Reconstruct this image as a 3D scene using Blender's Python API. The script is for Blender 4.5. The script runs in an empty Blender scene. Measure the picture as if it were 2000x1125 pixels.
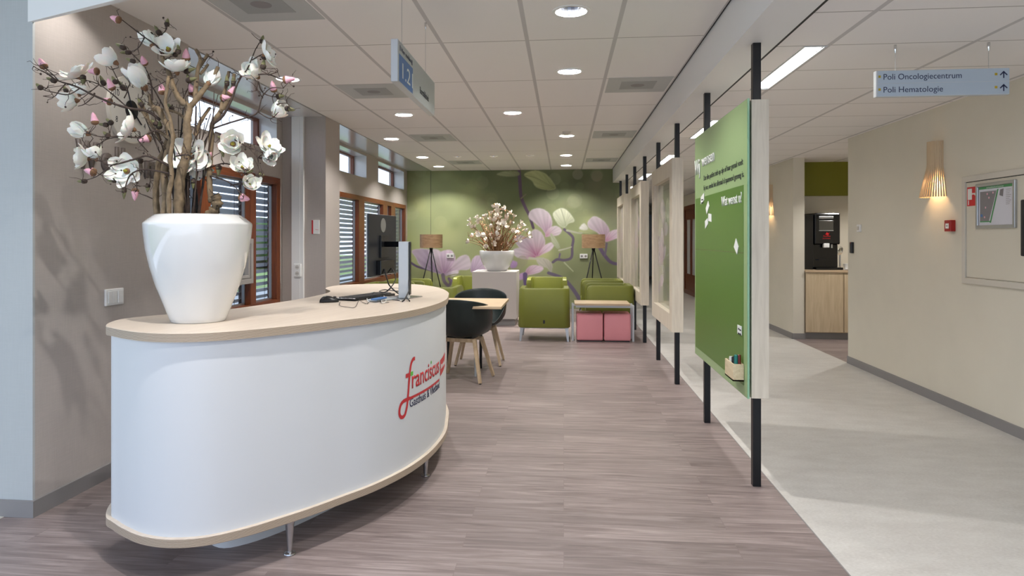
import bpy, bmesh, math, random
import numpy as np
from mathutils import Vector, Matrix
PI = math.pi
R = math.radians
SC = bpy.context.scene
COL = SC.collection

# ------------------------------------------------------------------ camera
FPX, CXP, CYP, CAMH = 1340.0, 966.0, 466.0, 1.38
YAW = math.atan2(135, 1340)
cam_d = bpy.data.cameras.new('camera'); cam = bpy.data.objects.new('camera', cam_d); COL.objects.link(cam)
cam_d.sensor_fit = 'HORIZONTAL'; cam_d.sensor_width = 36.0
cam_d.lens = FPX / 2000 * 36.0
cam_d.shift_x = (1000 - CXP) / 2000
cam_d.shift_y = -(562.5 - CYP) / 2000
cam_d.clip_start = 0.05; cam_d.clip_end = 300
cam.location = (0, 0, CAMH); cam.rotation_euler = (PI / 2, 0, YAW)
SC.camera = cam

# ------------------------------------------------------------------ world, sun-less overcast sky
w = bpy.data.worlds.new('world'); SC.world = w; w.use_nodes = True
nt = w.node_tree; bg = nt.nodes['Background']
tc = nt.nodes.new('ShaderNodeTexCoord'); sx = nt.nodes.new('ShaderNodeSeparateXYZ')
cr = nt.nodes.new('ShaderNodeValToRGB')
nt.links.new(tc.outputs['Generated'], sx.inputs[0]); nt.links.new(sx.outputs['Z'], cr.inputs[0])
cr.color_ramp.elements[0].position = 0.0; cr.color_ramp.elements[0].color = (0.72, 0.83, 1.0, 1)
cr.color_ramp.elements[1].position = 0.6; cr.color_ramp.elements[1].color = (0.58, 0.73, 1.0, 1)
nt.links.new(cr.outputs[0], bg.inputs['Color']); bg.inputs['Strength'].default_value = 2.35
SC.view_settings.view_transform = 'Standard'; SC.view_settings.look = 'None'
SC.view_settings.gamma = 1.0; SC.view_settings.use_curve_mapping = False
SC.view_settings.exposure = 0.0
DOWN_W, DIM_W, TROF, LAMP_W = 24.0, 12.0, 15.0, 5.0

# ------------------------------------------------------------------ geometry helpers
def at(px, py, d):
    """world point d metres deep in front of the camera"""
    a = (px - CXP) / FPX; s, c = math.sin(YAW), math.cos(YAW)
    return Vector(((-s + a * c) * d, (c + a * s) * d, CAMH + (CYP - py) / FPX * d))

def new(): return bmesh.new()

def box(bm, x0, x1, y0, y1, z0, z1, bev=0, seg=2):
    r = bmesh.ops.create_cube(bm, size=1)
    vs = r['verts']
    for v in vs:
        v.co = Vector(((x0 + x1) / 2 + v.co.x * (x1 - x0), (y0 + y1) / 2 + v.co.y * (y1 - y0), (z0 + z1) / 2 + v.co.z * (z1 - z0)))
    if bev:
        es = list({e for v in vs for e in v.link_edges})
        bmesh.ops.bevel(bm, geom=es, offset=bev, segments=seg, affect='EDGES', profile=0.5)
    return bm

def frames(pts):
    pts = [Vector(p) for p in pts]; n = len(pts); out = []
    up = None
    for i in range(n):
        t = (pts[min(i + 1, n - 1)] - pts[max(i - 1, 0)])
        t = t.normalized() if t.length > 1e-9 else Vector((0, 0, 1))
        if up is None:
            up = Vector((0, 0, 1)) if abs(t.z) < .9 else Vector((1, 0, 0))
        u = (up - t * up.dot(t))
        u = u.normalized() if u.length > 1e-6 else t.orthogonal().normalized()
        up = u
        out.append((pts[i], u, t.cross(u)))
    return out

def tube(bm, pts, rad, seg=8, caps=True, flat=None):
    fr = frames(pts); n = len(fr); rings = []
    for i, (p, u, v) in enumerate(fr):
        r = rad[i] if hasattr(rad, '__len__') else rad
        rr = (r, r) if flat is None else (r * flat[0], r * flat[1])
        rings.append([bm.verts.new(p + u * math.cos(2 * PI * k / seg) * rr[0] + v * math.sin(2 * PI * k / seg) * rr[1]) for k in range(seg)])
    for a, b in zip(rings, rings[1:]):
        for k in range(seg):
            bm.faces.new((a[k], a[(k + 1) % seg], b[(k + 1) % seg], b[k]))
    if caps:
        bm.faces.new(rings[0][::-1]); bm.faces.new(rings[-1])
    return bm

def bar(bm, a, b, wd, ht, wd2=None, ht2=None, up=(0, 0, 1)):
    a, b = Vector(a), Vector(b); t = (b - a).normalized(); upv = Vector(up)
    u = (upv - t * upv.dot(t))
    u = u.normalized() if u.length > 1e-4 else t.orthogonal().normalized()
    v = t.cross(u); rs = []
    for p, x, y in ((a, wd, ht), (b, wd2 or wd, ht2 or ht)):
        rs.append([bm.verts.new(p + v * sx_ * x / 2 + u * sy_ * y / 2) for sx_, sy_ in ((-1, -1), (1, -1), (1, 1), (-1, 1))])
    for k in range(4): bm.faces.new((rs[0][k], rs[0][(k + 1) % 4], rs[1][(k + 1) % 4], rs[1][k]))
    bm.faces.new(rs[0][::-1]); bm.faces.new(rs[1])
    return bm

def lathe(bm, prof, seg=48, c=(0, 0, 0)):
    rings = []
    for r, z in prof:
        if r < 1e-6: rings.append([bm.verts.new((c[0], c[1], c[2] + z))])
        else: rings.append([bm.verts.new((c[0] + r * math.cos(2 * PI * k / seg), c[1] + r * math.sin(2 * PI * k / seg), c[2] + z)) for k in range(seg)])
    for a, b in zip(rings, rings[1:]):
        for k in range(seg):
            k2 = (k + 1) % seg
            if len(a) == 1 and len(b) == 1: continue
            if len(a) == 1: bm.faces.new((a[0], b[k2], b[k]))
            elif len(b) == 1: bm.faces.new((a[k], a[k2], b[0]))
            else: bm.faces.new((a[k], a[k2], b[k2], b[k]))
    return bm

def prism(bm, poly, z0, z1):
    lo = [bm.verts.new((p[0], p[1], z0)) for p in poly]; hi = [bm.verts.new((p[0], p[1], z1)) for p in poly]
    n = len(poly)
    for i in range(n): bm.faces.new((lo[i], lo[(i + 1) % n], hi[(i + 1) % n], hi[i]))
    bm.faces.new(hi); bm.faces.new(lo[::-1])
    return bm

def quad(bm, *p):
    return bm.faces.new([bm.verts.new(q) for q in p])

def sheet_holes(bm, x0, x1, y0, y1, z, holes, thick):
    """flat slab with holes (lists of xy points), extruded upwards by thick"""
    def loop(pts):
        vs = [bm.verts.new((p[0], p[1], z)) for p in pts]
        return [bm.edges.new((vs[i], vs[(i + 1) % len(vs)])) for i in range(len(vs))]
    es = loop([(x0, y0), (x1, y0), (x1, y1), (x0, y1)])
    for h in holes: es += loop(h)
    bmesh.ops.triangle_fill(bm, use_beauty=True, use_dissolve=False, edges=es)
    r = bmesh.ops.extrude_face_region(bm, geom=bm.faces[:])
    for e in r['geom']:
        if isinstance(e, bmesh.types.BMVert): e.co.z += thick
    return bm

def wall_holes(bm, axis, c0, c1, a0, a1, z0, z1, holes):
    """wall slab spanning c0..c1 on 'axis', a0..a1 along the other, with rectangular holes (a,a,z,z)"""
    avs = sorted({a0, a1, *[h[0] for h in holes], *[h[1] for h in holes]})
    zvs = sorted({z0, z1, *[h[2] for h in holes], *[h[3] for h in holes]})
    for i in range(len(avs) - 1):
        for j in range(len(zvs) - 1):
            am, zm = (avs[i] + avs[i + 1]) / 2, (zvs[j] + zvs[j + 1]) / 2
            if any(h[0] < am < h[1] and h[2] < zm < h[3] for h in holes): continue
            if axis == 'x': box(bm, c0, c1, avs[i], avs[i + 1], zvs[j], zvs[j + 1])
            else: box(bm, avs[i], avs[i + 1], c0, c1, zvs[j], zvs[j + 1])
    bmesh.ops.remove_doubles(bm, verts=bm.verts[:], dist=1e-5)
    # drop the doubled inner faces
    seen = {}
    for f in bm.faces[:]:
        k = tuple(sorted(v.index for v in f.verts)); seen.setdefault(k, []).append(f)
    bm.verts.index_update(); seen = {}
    for f in bm.faces[:]:
        k = tuple(sorted(v.index for v in f.verts)); seen.setdefault(k, []).append(f)
    bmesh.ops.delete(bm, geom=[f for fs in seen.values() if len(fs) > 1 for f in fs], context='FACES_ONLY')
    return bm

def obj(name, bm, m, parent=None, smooth=False, local=False, bevel=0, subsurf=0):
    me = bpy.data.meshes.new(name)
    if parent is not None and not local:
        L = parent.location
        p = parent.parent
        L = Vector(L)
        while p is not None: L = L + p.location; p = p.parent
        bmesh.ops.translate(bm, verts=bm.verts[:], vec=-L)
    bmesh.ops.recalc_face_normals(bm, faces=bm.faces[:])
    bm.to_mesh(me); bm.free()
    ms = m if isinstance(m, (list, tuple)) else [m]
    for q in ms: me.materials.append(q)
    if smooth:
        me.shade_smooth()
        if smooth is not True: me.set_sharp_from_angle(angle=R(smooth))
    o = bpy.data.objects.new(name, me); COL.objects.link(o)
    if parent is not None: o.parent = parent
    if bevel:
        b = o.modifiers.new('bevel', 'BEVEL'); b.width = bevel; b.segments = 2; b.limit_method = 'ANGLE'; b.angle_limit = R(40)
    if subsurf:
        b = o.modifiers.new('sub', 'SUBSURF'); b.levels = subsurf; b.render_levels = subsurf
    return o

def tag(o, label, cat, group=None, kind=None):
    o['label'] = label; o['category'] = cat
    if group: o['group'] = group
    if kind: o['kind'] = kind
    return o

def thing(name, label, cat, loc=(0, 0, 0), group=None, rotz=0):
    o = bpy.data.objects.new(name, None); COL.objects.link(o); o.location = loc; o.rotation_euler = (0, 0, rotz)
    o.empty_display_size = .1
    return tag(o, label, cat, group)

def struct(name, bm, m, parent=None, smooth=False):
    o = obj(name, bm, m, parent, smooth=smooth)
    if parent is None: o['kind'] = 'structure'
    return o

def dup(root, loc, rotz=0, label=None, group=None, scale=1):
    r = root.copy(); COL.objects.link(r); r.location = loc; r.rotation_euler = (0, 0, rotz); r.scale = (scale,) * 3
    if label: r['label'] = label
    if group: r['group'] = group
    for ch in list(root.children):
        c = ch.copy(); COL.objects.link(c); c.parent = r
        for g in ch.children:
            d = g.copy(); COL.objects.link(d); d.parent = c
    return r

def text_obj(name, s, m, parent, origin, xdir, ydir, height, width=None, align='LEFT', depth=.001, warp=None, bold=0, shear=0):
    """lettering laid in a plane: origin is the baseline start, 'height' the capital height"""
    cu = bpy.data.curves.new(name, 'FONT'); cu.body = s; cu.size = 1; cu.align_x = align; cu.extrude = 0; cu.offset = bold; cu.shear = shear
    cu.resolution_u = 3
    t = bpy.data.objects.new(name, cu); COL.objects.link(t)
    bpy.context.view_layer.update()
    me = bpy.data.meshes.new_from_object(t.evaluated_get(bpy.context.evaluated_depsgraph_get()))
    bpy.data.objects.remove(t); bpy.data.curves.remove(cu)
    xs = [v.co.x for v in me.vertices]; wd = max(xs) - min(xs) if xs else 1
    sy = height / .72; sx_ = sy if width is None else width / wd
    bm = bmesh.new(); bm.from_mesh(me); bpy.data.meshes.remove(me)
    if warp: bmesh.ops.subdivide_edges(bm, edges=[e for e in bm.edges if e.calc_length() > .3], cuts=3)
    xd, yd = Vector(xdir).normalized(), Vector(ydir).normalized(); nd = xd.cross(yd)
    f0 = bm.faces[:]
    r = bmesh.ops.extrude_face_region(bm, geom=f0)
    top = {e for e in r['geom'] if isinstance(e, bmesh.types.BMVert)}
    for v in bm.verts:
        u, q = v.co.x * sx_, v.co.y * sy; h = depth if v in top else 0
        v.co = warp(u, q, h) if warp else Vector(origin) + xd * u + yd * q + nd * h
    return obj(name, bm, m, parent)

# ------------------------------------------------------------------ materials
def srgb(c):
    c = [x / 255 for x in c]
    return tuple(x / 12.92 if x <= .04045 else ((x + .055) / 1.055) ** 2.4 for x in c) + (1,)

def mat(name, col, rough=.5, metal=0, spec=.5, emit=None, es=0, coat=0, noise=0, nscale=8, bump=0, bscale=60, trans=0, alpha=1, sub=0, stretch=None, sheen=0, linear=False):
    m = bpy.data.materials.new(name); m.use_nodes = True; nt = m.node_tree; b = nt.nodes['Principled BSDF']
    c = col if linear else srgb(col)
    b.inputs['Base Color'].default_value = c; b.inputs['Roughness'].default_value = rough; b.inputs['Metallic'].default_value = metal
    b.inputs['Specular IOR Level'].default_value = spec; b.inputs['Coat Weight'].default_value = coat
    b.inputs['Transmission Weight'].default_value = trans; b.inputs['Alpha'].default_value = alpha
    b.inputs['Sheen Weight'].default_value = sheen
    if sub: b.inputs['Subsurface Weight'].default_value = sub; b.inputs['Subsurface Scale'].default_value = .02
    if emit: b.inputs['Emission Color'].default_value = srgb(emit); b.inputs['Emission Strength'].default_value = es
    tcn = nt.nodes.new('ShaderNodeTexCoord'); mp = nt.nodes.new('ShaderNodeMapping'); nt.links.new(tcn.outputs['Object'], mp.inputs[0])
    if stretch: mp.inputs['Scale'].default_value = stretch
    if noise:
        n = nt.nodes.new('ShaderNodeTexNoise'); n.inputs['Scale'].default_value = nscale; n.inputs['Detail'].default_value = 6
        nt.links.new(mp.outputs[0], n.inputs['Vector'])
        mx = nt.nodes.new('ShaderNodeMix'); mx.data_type = 'RGBA'
        mr = nt.nodes.new('ShaderNodeMapRange'); mr.inputs['From Min'].default_value = .3; mr.inputs['From Max'].default_value = .7
        nt.links.new(n.outputs['Fac'], mr.inputs['Value']); nt.links.new(mr.outputs[0], mx.inputs['Factor'])
        mx.inputs['A'].default_value = tuple(x * (1 - noise) for x in c[:3]) + (1,); mx.inputs['B'].default_value = tuple(min(1, x * (1 + noise)) for x in c[:3]) + (1,)
        nt.links.new(mx.outputs['Result'], b.inputs['Base Color'])
    if bump:
        n = nt.nodes.new('ShaderNodeTexNoise'); n.inputs['Scale'].default_value = bscale; nt.links.new(mp.outputs[0], n.inputs['Vector'])
        bp = nt.nodes.new('ShaderNodeBump'); bp.inputs['Strength'].default_value = bump; bp.inputs['Distance'].default_value = .002
        nt.links.new(n.outputs['Fac'], bp.inputs['Height']); nt.links.new(bp.outputs[0], b.inputs['Normal'])
    return m

def nd(nt, typ, **kw):
    n = nt.nodes.new(typ)
    for k, v in kw.items():
        if k in n.inputs: n.inputs[k].default_value = v
        else: setattr(n, k, v)
    return n

def mixc(nt, fac, a, b, blend='MIX'):
    mx = nt.nodes.new('ShaderNodeMix'); mx.data_type = 'RGBA'; mx.blend_type = blend
    for sock, val in (('Factor', fac), ('A', a), ('B', b)):
        if hasattr(val, 'is_output'): nt.links.new(val, mx.inputs[sock])
        else: mx.inputs[sock].default_value = val
    return mx.outputs['Result']

def base(name, rough=.5, spec=.5):
    m = bpy.data.materials.new(name); m.use_nodes = True; nt = m.node_tree; b = nt.nodes['Principled BSDF']
    b.inputs['Roughness'].default_value = rough; b.inputs['Specular IOR Level'].default_value = spec
    t = nt.nodes.new('ShaderNodeTexCoord')
    return m, nt, b, t.outputs['Object']

def wood_mat(name, dark, light, stretch=(1, 12, 12), scale=3, rough=.45, contrast=(.3, .7), coat=0):
    m, nt, b, co = base(name, rough); b.inputs['Coat Weight'].default_value = coat
    mp = nd(nt, 'ShaderNodeMapping'); mp.inputs['Scale'].default_value = stretch; nt.links.new(co, mp.inputs[0])
    n = nd(nt, 'ShaderNodeTexNoise', Scale=scale, Detail=8.0, Distortion=.6); nt.links.new(mp.outputs[0], n.inputs['Vector'])
    mr = nd(nt, 'ShaderNodeMapRange'); mr.inputs['From Min'].default_value, mr.inputs['From Max'].default_value = contrast
    nt.links.new(n.outputs['Fac'], mr.inputs['Value'])
    nt.links.new(mixc(nt, mr.outputs[0], srgb(dark), srgb(light)), b.inputs['Base Color'])
    return m

def floor_wood():
    m, nt, b, co = base('vinyl_planks', .42, .4)
    br = nd(nt, 'ShaderNodeTexBrick'); br.offset = .37; br.offset_frequency = 2
    br.inputs['Scale'].default_value = 1; br.inputs['Brick Width'].default_value = 1.22; br.inputs['Row Height'].default_value = .152
    br.inputs['Mortar Size'].default_value = .0012; br.inputs['Mortar Smooth'].default_value = .3; br.inputs['Bias'].default_value = 0
    br.inputs['Color1'].default_value = (0, 0, 0, 1); br.inputs['Color2'].default_value = (1, 1, 1, 1); br.inputs['Mortar'].default_value = (.5, .5, .5, 1)
    nt.links.new(co, br.inputs['Vector'])
    # per-plank shift of the grain
    ad = nd(nt, 'ShaderNodeVectorMath', operation='ADD'); sc = nd(nt, 'ShaderNodeVectorMath', operation='SCALE'); sc.inputs['Scale'].default_value = 7.3
    nt.links.new(br.outputs['Color'], sc.inputs[0]); nt.links.new(sc.outputs[0], ad.inputs[1]); nt.links.new(co, ad.inputs[0])
    mp = nd(nt, 'ShaderNodeMapping'); mp.inputs['Scale'].default_value = (1.1, 14, 1); nt.links.new(ad.outputs[0], mp.inputs[0])
    n1 = nd(nt, 'ShaderNodeTexNoise', Scale=1.9, Detail=8.0, Roughness=.62, Distortion=.9); nt.links.new(mp.outputs[0], n1.inputs['Vector'])
    mp2 = nd(nt, 'ShaderNodeMapping'); mp2.inputs['Scale'].default_value = (3, 60, 1); nt.links.new(ad.outputs[0], mp2.inputs[0])
    n2 = nd(nt, 'ShaderNodeTexNoise', Scale=2.5, Detail=5.0); nt.links.new(mp2.outputs[0], n2.inputs['Vector'])
    r1 = nd(nt, 'ShaderNodeValToRGB'); nt.links.new(n1.outputs['Fac'], r1.inputs[0])
    e = r1.color_ramp.elements; e[0].position = .28; e[0].color = srgb((106, 94, 92)); e[1].position = .72; e[1].color = srgb((160, 147, 144))
    x = r1.color_ramp.elements.new(.5); x.color = srgb((133, 120, 117))
    c = mixc(nt, .22, r1.outputs[0], n2.outputs['Fac'], 'OVERLAY')
    mr = nd(nt, 'ShaderNodeMapRange'); mr.inputs['To Min'].default_value = .86; mr.inputs['To Max'].default_value = 1.1; nt.links.new(br.outputs['Color'], mr.inputs['Value'])
    vm = nd(nt, 'ShaderNodeVectorMath', operation='MULTIPLY'); nt.links.new(c, vm.inputs[0]); nt.links.new(mr.outputs[0], vm.inputs[1])
    c = mixc(nt, br.outputs['Fac'], vm.outputs[0], srgb((120, 107, 104)))
    nt.links.new(c, b.inputs['Base Color'])
    bp = nd(nt, 'ShaderNodeBump', Strength=.12, Distance=.002); nt.links.new(n2.outputs['Fac'], bp.inputs['Height']); nt.links.new(bp.outputs[0], b.inputs['Normal'])
    return m

def floor_grey():
    m, nt, b, co = base('grey_linoleum', .38, .45)
    mp = nd(nt, 'ShaderNodeMapping'); mp.inputs['Scale'].default_value = (1, 2.2, 1); nt.links.new(co, mp.inputs[0])
    n1 = nd(nt, 'ShaderNodeTexNoise', Scale=4.0, Detail=9.0, Roughness=.65); nt.links.new(mp.outputs[0], n1.inputs['Vector'])
    n2 = nd(nt, 'ShaderNodeTexNoise', Scale=60.0, Detail=4.0); nt.links.new(mp.outputs[0], n2.inputs['Vector'])
    r1 = nd(nt, 'ShaderNodeMapRange'); r1.inputs['From Min'].default_value = .35; r1.inputs['From Max'].default_value = .65; nt.links.new(n1.outputs['Fac'], r1.inputs['Value'])
    c = mixc(nt, r1.outputs[0], srgb((188, 185, 180)), srgb((200, 198, 193)))
    c = mixc(nt, .25, c, n2.outputs['Fac'], 'OVERLAY')
    nt.links.new(c, b.inputs['Base Color'])
    return m

def ceiling_mat(name, xs, x_pitch, y0, y_pitch, col, seam):
    """lay-in tiles: wide T bars along y, hairline joints along x"""
    m, nt, b, co = base(name, .8, .2)
    s = nd(nt, 'ShaderNodeSeparateXYZ'); nt.links.new(co, s.inputs[0])
    def line(sock, o, p, wd):
        a = nd(nt, 'ShaderNodeMath', operation='SUBTRACT'); nt.links.new(sock, a.inputs[0]); a.inputs[1].default_value = o - p / 2
        d = nd(nt, 'ShaderNodeMath', operation='DIVIDE'); nt.links.new(a.outputs[0], d.inputs[0]); d.inputs[1].default_value = p
        f = nd(nt, 'ShaderNodeMath', operation='FRACT'); nt.links.new(d.outputs[0], f.inputs[0])
        q = nd(nt, 'ShaderNodeMath', operation='SUBTRACT'); nt.links.new(f.outputs[0], q.inputs[0]); q.inputs[1].default_value = .5
        ab = nd(nt, 'ShaderNodeMath', operation='ABSOLUTE'); nt.links.new(q.outputs[0], ab.inputs[0])
        l = nd(nt, 'ShaderNodeMath', operation='LESS_THAN'); nt.links.new(ab.outputs[0], l.inputs[0]); l.inputs[1].default_value = wd / 2 / p
        return l.outputs[0]
    lx = line(s.outputs['X'], xs, x_pitch, .028); ly = line(s.outputs['Y'], y0, y_pitch, .011)
    n = nd(nt, 'ShaderNodeTexNoise', Scale=180.0, Detail=3.0); nt.links.new(co, n.inputs['Vector'])
    c0 = mixc(nt, .06, srgb(col), n.outputs['Fac'], 'OVERLAY')
    c1 = mixc(nt, ly, c0, srgb(seam)); c2 = mixc(nt, lx, c1, srgb(tuple(int(v * .84) for v in col)))
    nt.links.new(c2, b.inputs['Base Color'])
    return m

def ply_mat():
    m, nt, b, co = base('plywood', .42, .4)
    mp = nd(nt, 'ShaderNodeMapping'); mp.inputs['Scale'].default_value = (2, 1, 1); mp.inputs['Rotation'].default_value = (0, 0, R(-70)); nt.links.new(co, mp.inputs[0])
    n = nd(nt, 'ShaderNodeTexNoise', Scale=2.2, Detail=9.0, Distortion=.6); 
    mp2 = nd(nt, 'ShaderNodeMapping'); mp2.inputs['Scale'].default_value = (.8, 9, 1); nt.links.new(mp.outputs[0], mp2.inputs[0]); nt.links.new(mp2.outputs[0], n.inputs['Vector'])
    top = mixc(nt, n.outputs['Fac'], srgb((196, 180, 163)), srgb((222, 209, 194)))
    s = nd(nt, 'ShaderNodeSeparateXYZ'); nt.links.new(co, s.inputs[0])
    mul = nd(nt, 'ShaderNodeMath', operation='MULTIPLY'); mul.inputs[1].default_value = 1 / .0052; nt.links.new(s.outputs['Z'], mul.inputs[0])
    n3 = nd(nt, 'ShaderNodeTexNoise', Scale=40.0, Detail=3.0); nt.links.new(co, n3.inputs['Vector'])
    ad = nd(nt, 'ShaderNodeMath', operation='ADD'); nt.links.new(mul.outputs[0], ad.inputs[0]); nt.links.new(n3.outputs['Fac'], ad.inputs[1])
    fr = nd(nt, 'ShaderNodeMath', operation='FRACT'); nt.links.new(ad.outputs[0], fr.inputs[0])
    rp = nd(nt, 'ShaderNodeValToRGB'); nt.links.new(fr.outputs[0], rp.inputs[0])
    e = rp.color_ramp.elements; e[0].position = .3; e[0].color = srgb((196, 180, 160)); e[1].position = .75; e[1].color = srgb((138, 118, 98))
    g = nd(nt, 'ShaderNodeNewGeometry'); s2 = nd(nt, 'ShaderNodeSeparateXYZ'); nt.links.new(g.outputs['Normal'], s2.inputs[0])
    ab = nd(nt, 'ShaderNodeMath', operation='ABSOLUTE'); nt.links.new(s2.outputs['Z'], ab.inputs[0])
    gt = nd(nt, 'ShaderNodeMath', operation='GREATER_THAN'); gt.inputs[1].default_value = .5; nt.links.new(ab.outputs[0], gt.inputs[0])
    nt.links.new(mixc(nt, gt.outputs[0], rp.outputs[0], top), b.inputs['Base Color'])
    return m

def wallpaper(name, col, rough=.6, var=.05):
    """woven vinyl wallpaper: fine vertical and horizontal threads"""
    m, nt, b, co = base(name, rough, .35)
    out = None
    for sc_ in ((260, 260, 9), (14, 14, 300)):
        mp = nd(nt, 'ShaderNodeMapping'); mp.inputs['Scale'].default_value = sc_; nt.links.new(co, mp.inputs[0])
        n = nd(nt, 'ShaderNodeTexNoise', Scale=1.0, Detail=3.0); nt.links.new(mp.outputs[0], n.inputs['Vector'])
        mr = nd(nt, 'ShaderNodeMapRange'); mr.inputs['From Min'].default_value = .35; mr.inputs['From Max'].default_value = .65; nt.links.new(n.outputs['Fac'], mr.inputs['Value'])
        if out is None: out = mr.outputs[0]
        else:
            a = nd(nt, 'ShaderNodeMath', operation='ADD'); nt.links.new(out, a.inputs[0]); nt.links.new(mr.outputs[0], a.inputs[1]); out = a.outputs[0]
    h = nd(nt, 'ShaderNodeMath', operation='MULTIPLY'); h.inputs[1].default_value = .5; nt.links.new(out, h.inputs[0])
    c = srgb(col)
    nt.links.new(mixc(nt, h.outputs[0], tuple(x * (1 - var) for x in c[:3]) + (1,), tuple(x * (1 + var) for x in c[:3]) + (1,)), b.inputs['Base Color'])
    return m

def attr_mat(name, rough=.6, alpha=None, attr='print'):
    m, nt, b, co = base(name, rough, .3)
    a = nd(nt, 'ShaderNodeVertexColor'); a.layer_name = attr
    nt.links.new(a.outputs['Color'], b.inputs['Base Color'])
    if alpha: b.inputs['Alpha'].default_value = alpha
    return m

def glass_mat(name, tint=(1, 1, 1, 1), refl=.06):
    m = bpy.data.materials.new(name); m.use_nodes = True; nt = m.node_tree; nt.nodes.remove(nt.nodes['Principled BSDF'])
    t = nd(nt, 'ShaderNodeBsdfTransparent'); t.inputs[0].default_value = tint; g = nd(nt, 'ShaderNodeBsdfGlossy'); g.inputs['Roughness'].default_value = .02
    f = nd(nt, 'ShaderNodeFresnel'); f.inputs[0].default_value = 1.5; mx = nd(nt, 'ShaderNodeMixShader')
    ge = nd(nt, 'ShaderNodeNewGeometry'); sb_ = nd(nt, 'ShaderNodeMath', operation='SUBTRACT'); sb_.inputs[0].default_value = 1; nt.links.new(ge.outputs['Backfacing'], sb_.inputs[1])
    ml = nd(nt, 'ShaderNodeMath', operation='MULTIPLY'); nt.links.new(f.outputs[0], ml.inputs[0]); nt.links.new(sb_.outputs[0], ml.inputs[1])
    nt.links.new(ml.outputs[0], mx.inputs[0]); nt.links.new(t.outputs[0], mx.inputs[1]); nt.links.new(g.outputs[0], mx.inputs[2])
    nt.links.new(mx.outputs[0], nt.nodes['Material Output'].inputs[0])
    return m

M = {}
M['floor'] = floor_wood(); M['lino'] = floor_grey()
M['ceil'] = ceiling_mat('ceiling_tiles', -.25, .598, 5.90, 1.19, (236, 233, 230), (170, 164, 160))
M['ceil_r'] = ceiling_mat('corridor_ceiling_tiles', 1.515, .79, 4.11, .599, (236, 232, 230), (176, 170, 166))
M['wall_l'] = wallpaper('taupe_wallpaper', (178, 170, 164))
M['wall_w'] = wallpaper('white_wallpaper', (180, 184, 184), var=.03)
M['beige'] = mat('beige_paint', (216, 210, 194), .7, noise=.02, nscale=3)
M['beige_door'] = mat('beige_door_paint', (212, 206, 190), .5)
M['offwhite'] = mat('off_white_paint', (206, 200, 188), .5)
M['green_wall'] = mat('olive_green_paint', (124, 122, 22), .6)
M['gloss'] = mat('gloss_white_panel', (214, 214, 214), .12, spec=.6, coat=.3)
M['satin'] = mat('satin_white_beam', (230, 230, 229), .42, spec=.4)
M['white'] = mat('white_plastic', (232, 232, 230), .35)
M['skirt'] = mat('grey_skirting', (134, 131, 130), .5)
M['black'] = mat('black_gap', (14, 14, 14), .6)
M['blackmetal'] = mat('black_steel', (16, 17, 20), .35, metal=.3)
M['frame'] = wood_mat('red_brown_timber', (92, 44, 18), (126, 64, 28), (1, 1, 14), 4, .35)
M['frame_v'] = wood_mat('red_brown_timber_upright', (92, 44, 18), (126, 64, 28), (14, 14, 1), 4, .35)
M['glass'] = glass_mat('window_glass')
M['alu'] = mat('brushed_aluminium', (184, 186, 188), .32, metal=.85)
M['alu_soft'] = mat('satin_aluminium', (196, 200, 203), .45, metal=.35)
M['slat'] = mat('blind_slats', (168, 172, 178), .4, metal=.3)
M['greyframe'] = mat('grey_casement', (158, 154, 150), .5)
M['desk'] = mat('white_desk_laminate', (212, 214, 216), .42, spec=.35)
M['ply'] = ply_mat()
M['steel'] = mat('satin_steel', (190, 190, 192), .25, metal=.95)
M['vase'] = mat('white_glazed_ceramic', (222, 222, 220), .07, spec=.6, coat=.6)
M['bark'] = mat('grey_brown_bark', (116, 98, 74), .8, noise=.4, nscale=30, bump=.9, bscale=90)
M['bark_d'] = mat('dark_twig_bark', (62, 48, 40), .8, noise=.3, nscale=40)
M['bark_k'] = mat('black_stem_bark', (30, 26, 26), .7)
M['petal'] = mat('white_petal', (246, 242, 232), .6, noise=.03, nscale=20, sub=.25)
M['petal_p'] = mat('pink_petal', (222, 168, 182), .6, noise=.12, nscale=30, sub=.2)
M['calyx'] = mat('brown_calyx', (120, 86, 58), .8, noise=.25, nscale=60)
M['budg'] = mat('green_bud_scale', (112, 110, 74), .8, noise=.35, nscale=50)
M['stamen'] = mat('yellow_green_stamen', (140, 132, 40), .7, noise=.3, nscale=150)
M['green'] = mat('green_leatherette', (112, 117, 44), .42, spec=.45, noise=.03, nscale=5, bump=.15, bscale=300)
M['pink'] = mat('pink_leatherette', (222, 146, 154), .45, noise=.02, nscale=5, bump=.12, bscale=300)
M['chairshell'] = mat('dark_green_plastic', (24, 34, 33), .38, spec=.45)
M['oak'] = wood_mat('pale_oak', (172, 148, 118), (200, 178, 148), (12, 12, 1.2), 4, .5)
M['oak_top'] = wood_mat('oak_table_top', (180, 156, 126), (204, 182, 152), (1.2, 14, 14), 3, .45)
M['maple'] = wood_mat('white_washed_maple', (204, 193, 175), (220, 210, 192), (14, 14, 1.2), 3, .55)
M['shade'] = wood_mat('walnut_veneer_shade', (166, 132, 98), (196, 162, 126), (3, 3, 12), 3, .5)
M['pedestal'] = mat('light_grey_pedestal', (192, 185, 181), .5)
M['bd_l'] = mat('light_green_board', (150, 176, 124), .35, spec=.4)
M['bd_d'] = mat('mid_green_board', (88, 124, 50), .35, spec=.4)
M['bd_e'] = mat('board_glass_edge', (140, 184, 150), .2)
M['paper'] = mat('white_paper', (228, 230, 226), .6)
M['ink'] = mat('black_ink', (28, 30, 40), .6)
M['signface'] = mat('sign_face_pale_blue', (178, 190, 202), .4, metal=.1)
M['signface2'] = mat('sign_face_pale_grey', (176, 182, 180), .4)
M['navy'] = mat('navy_lettering', (30, 36, 74), .5)
M['blue'] = mat('sign_blue', (74, 118, 176), .45)
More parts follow.
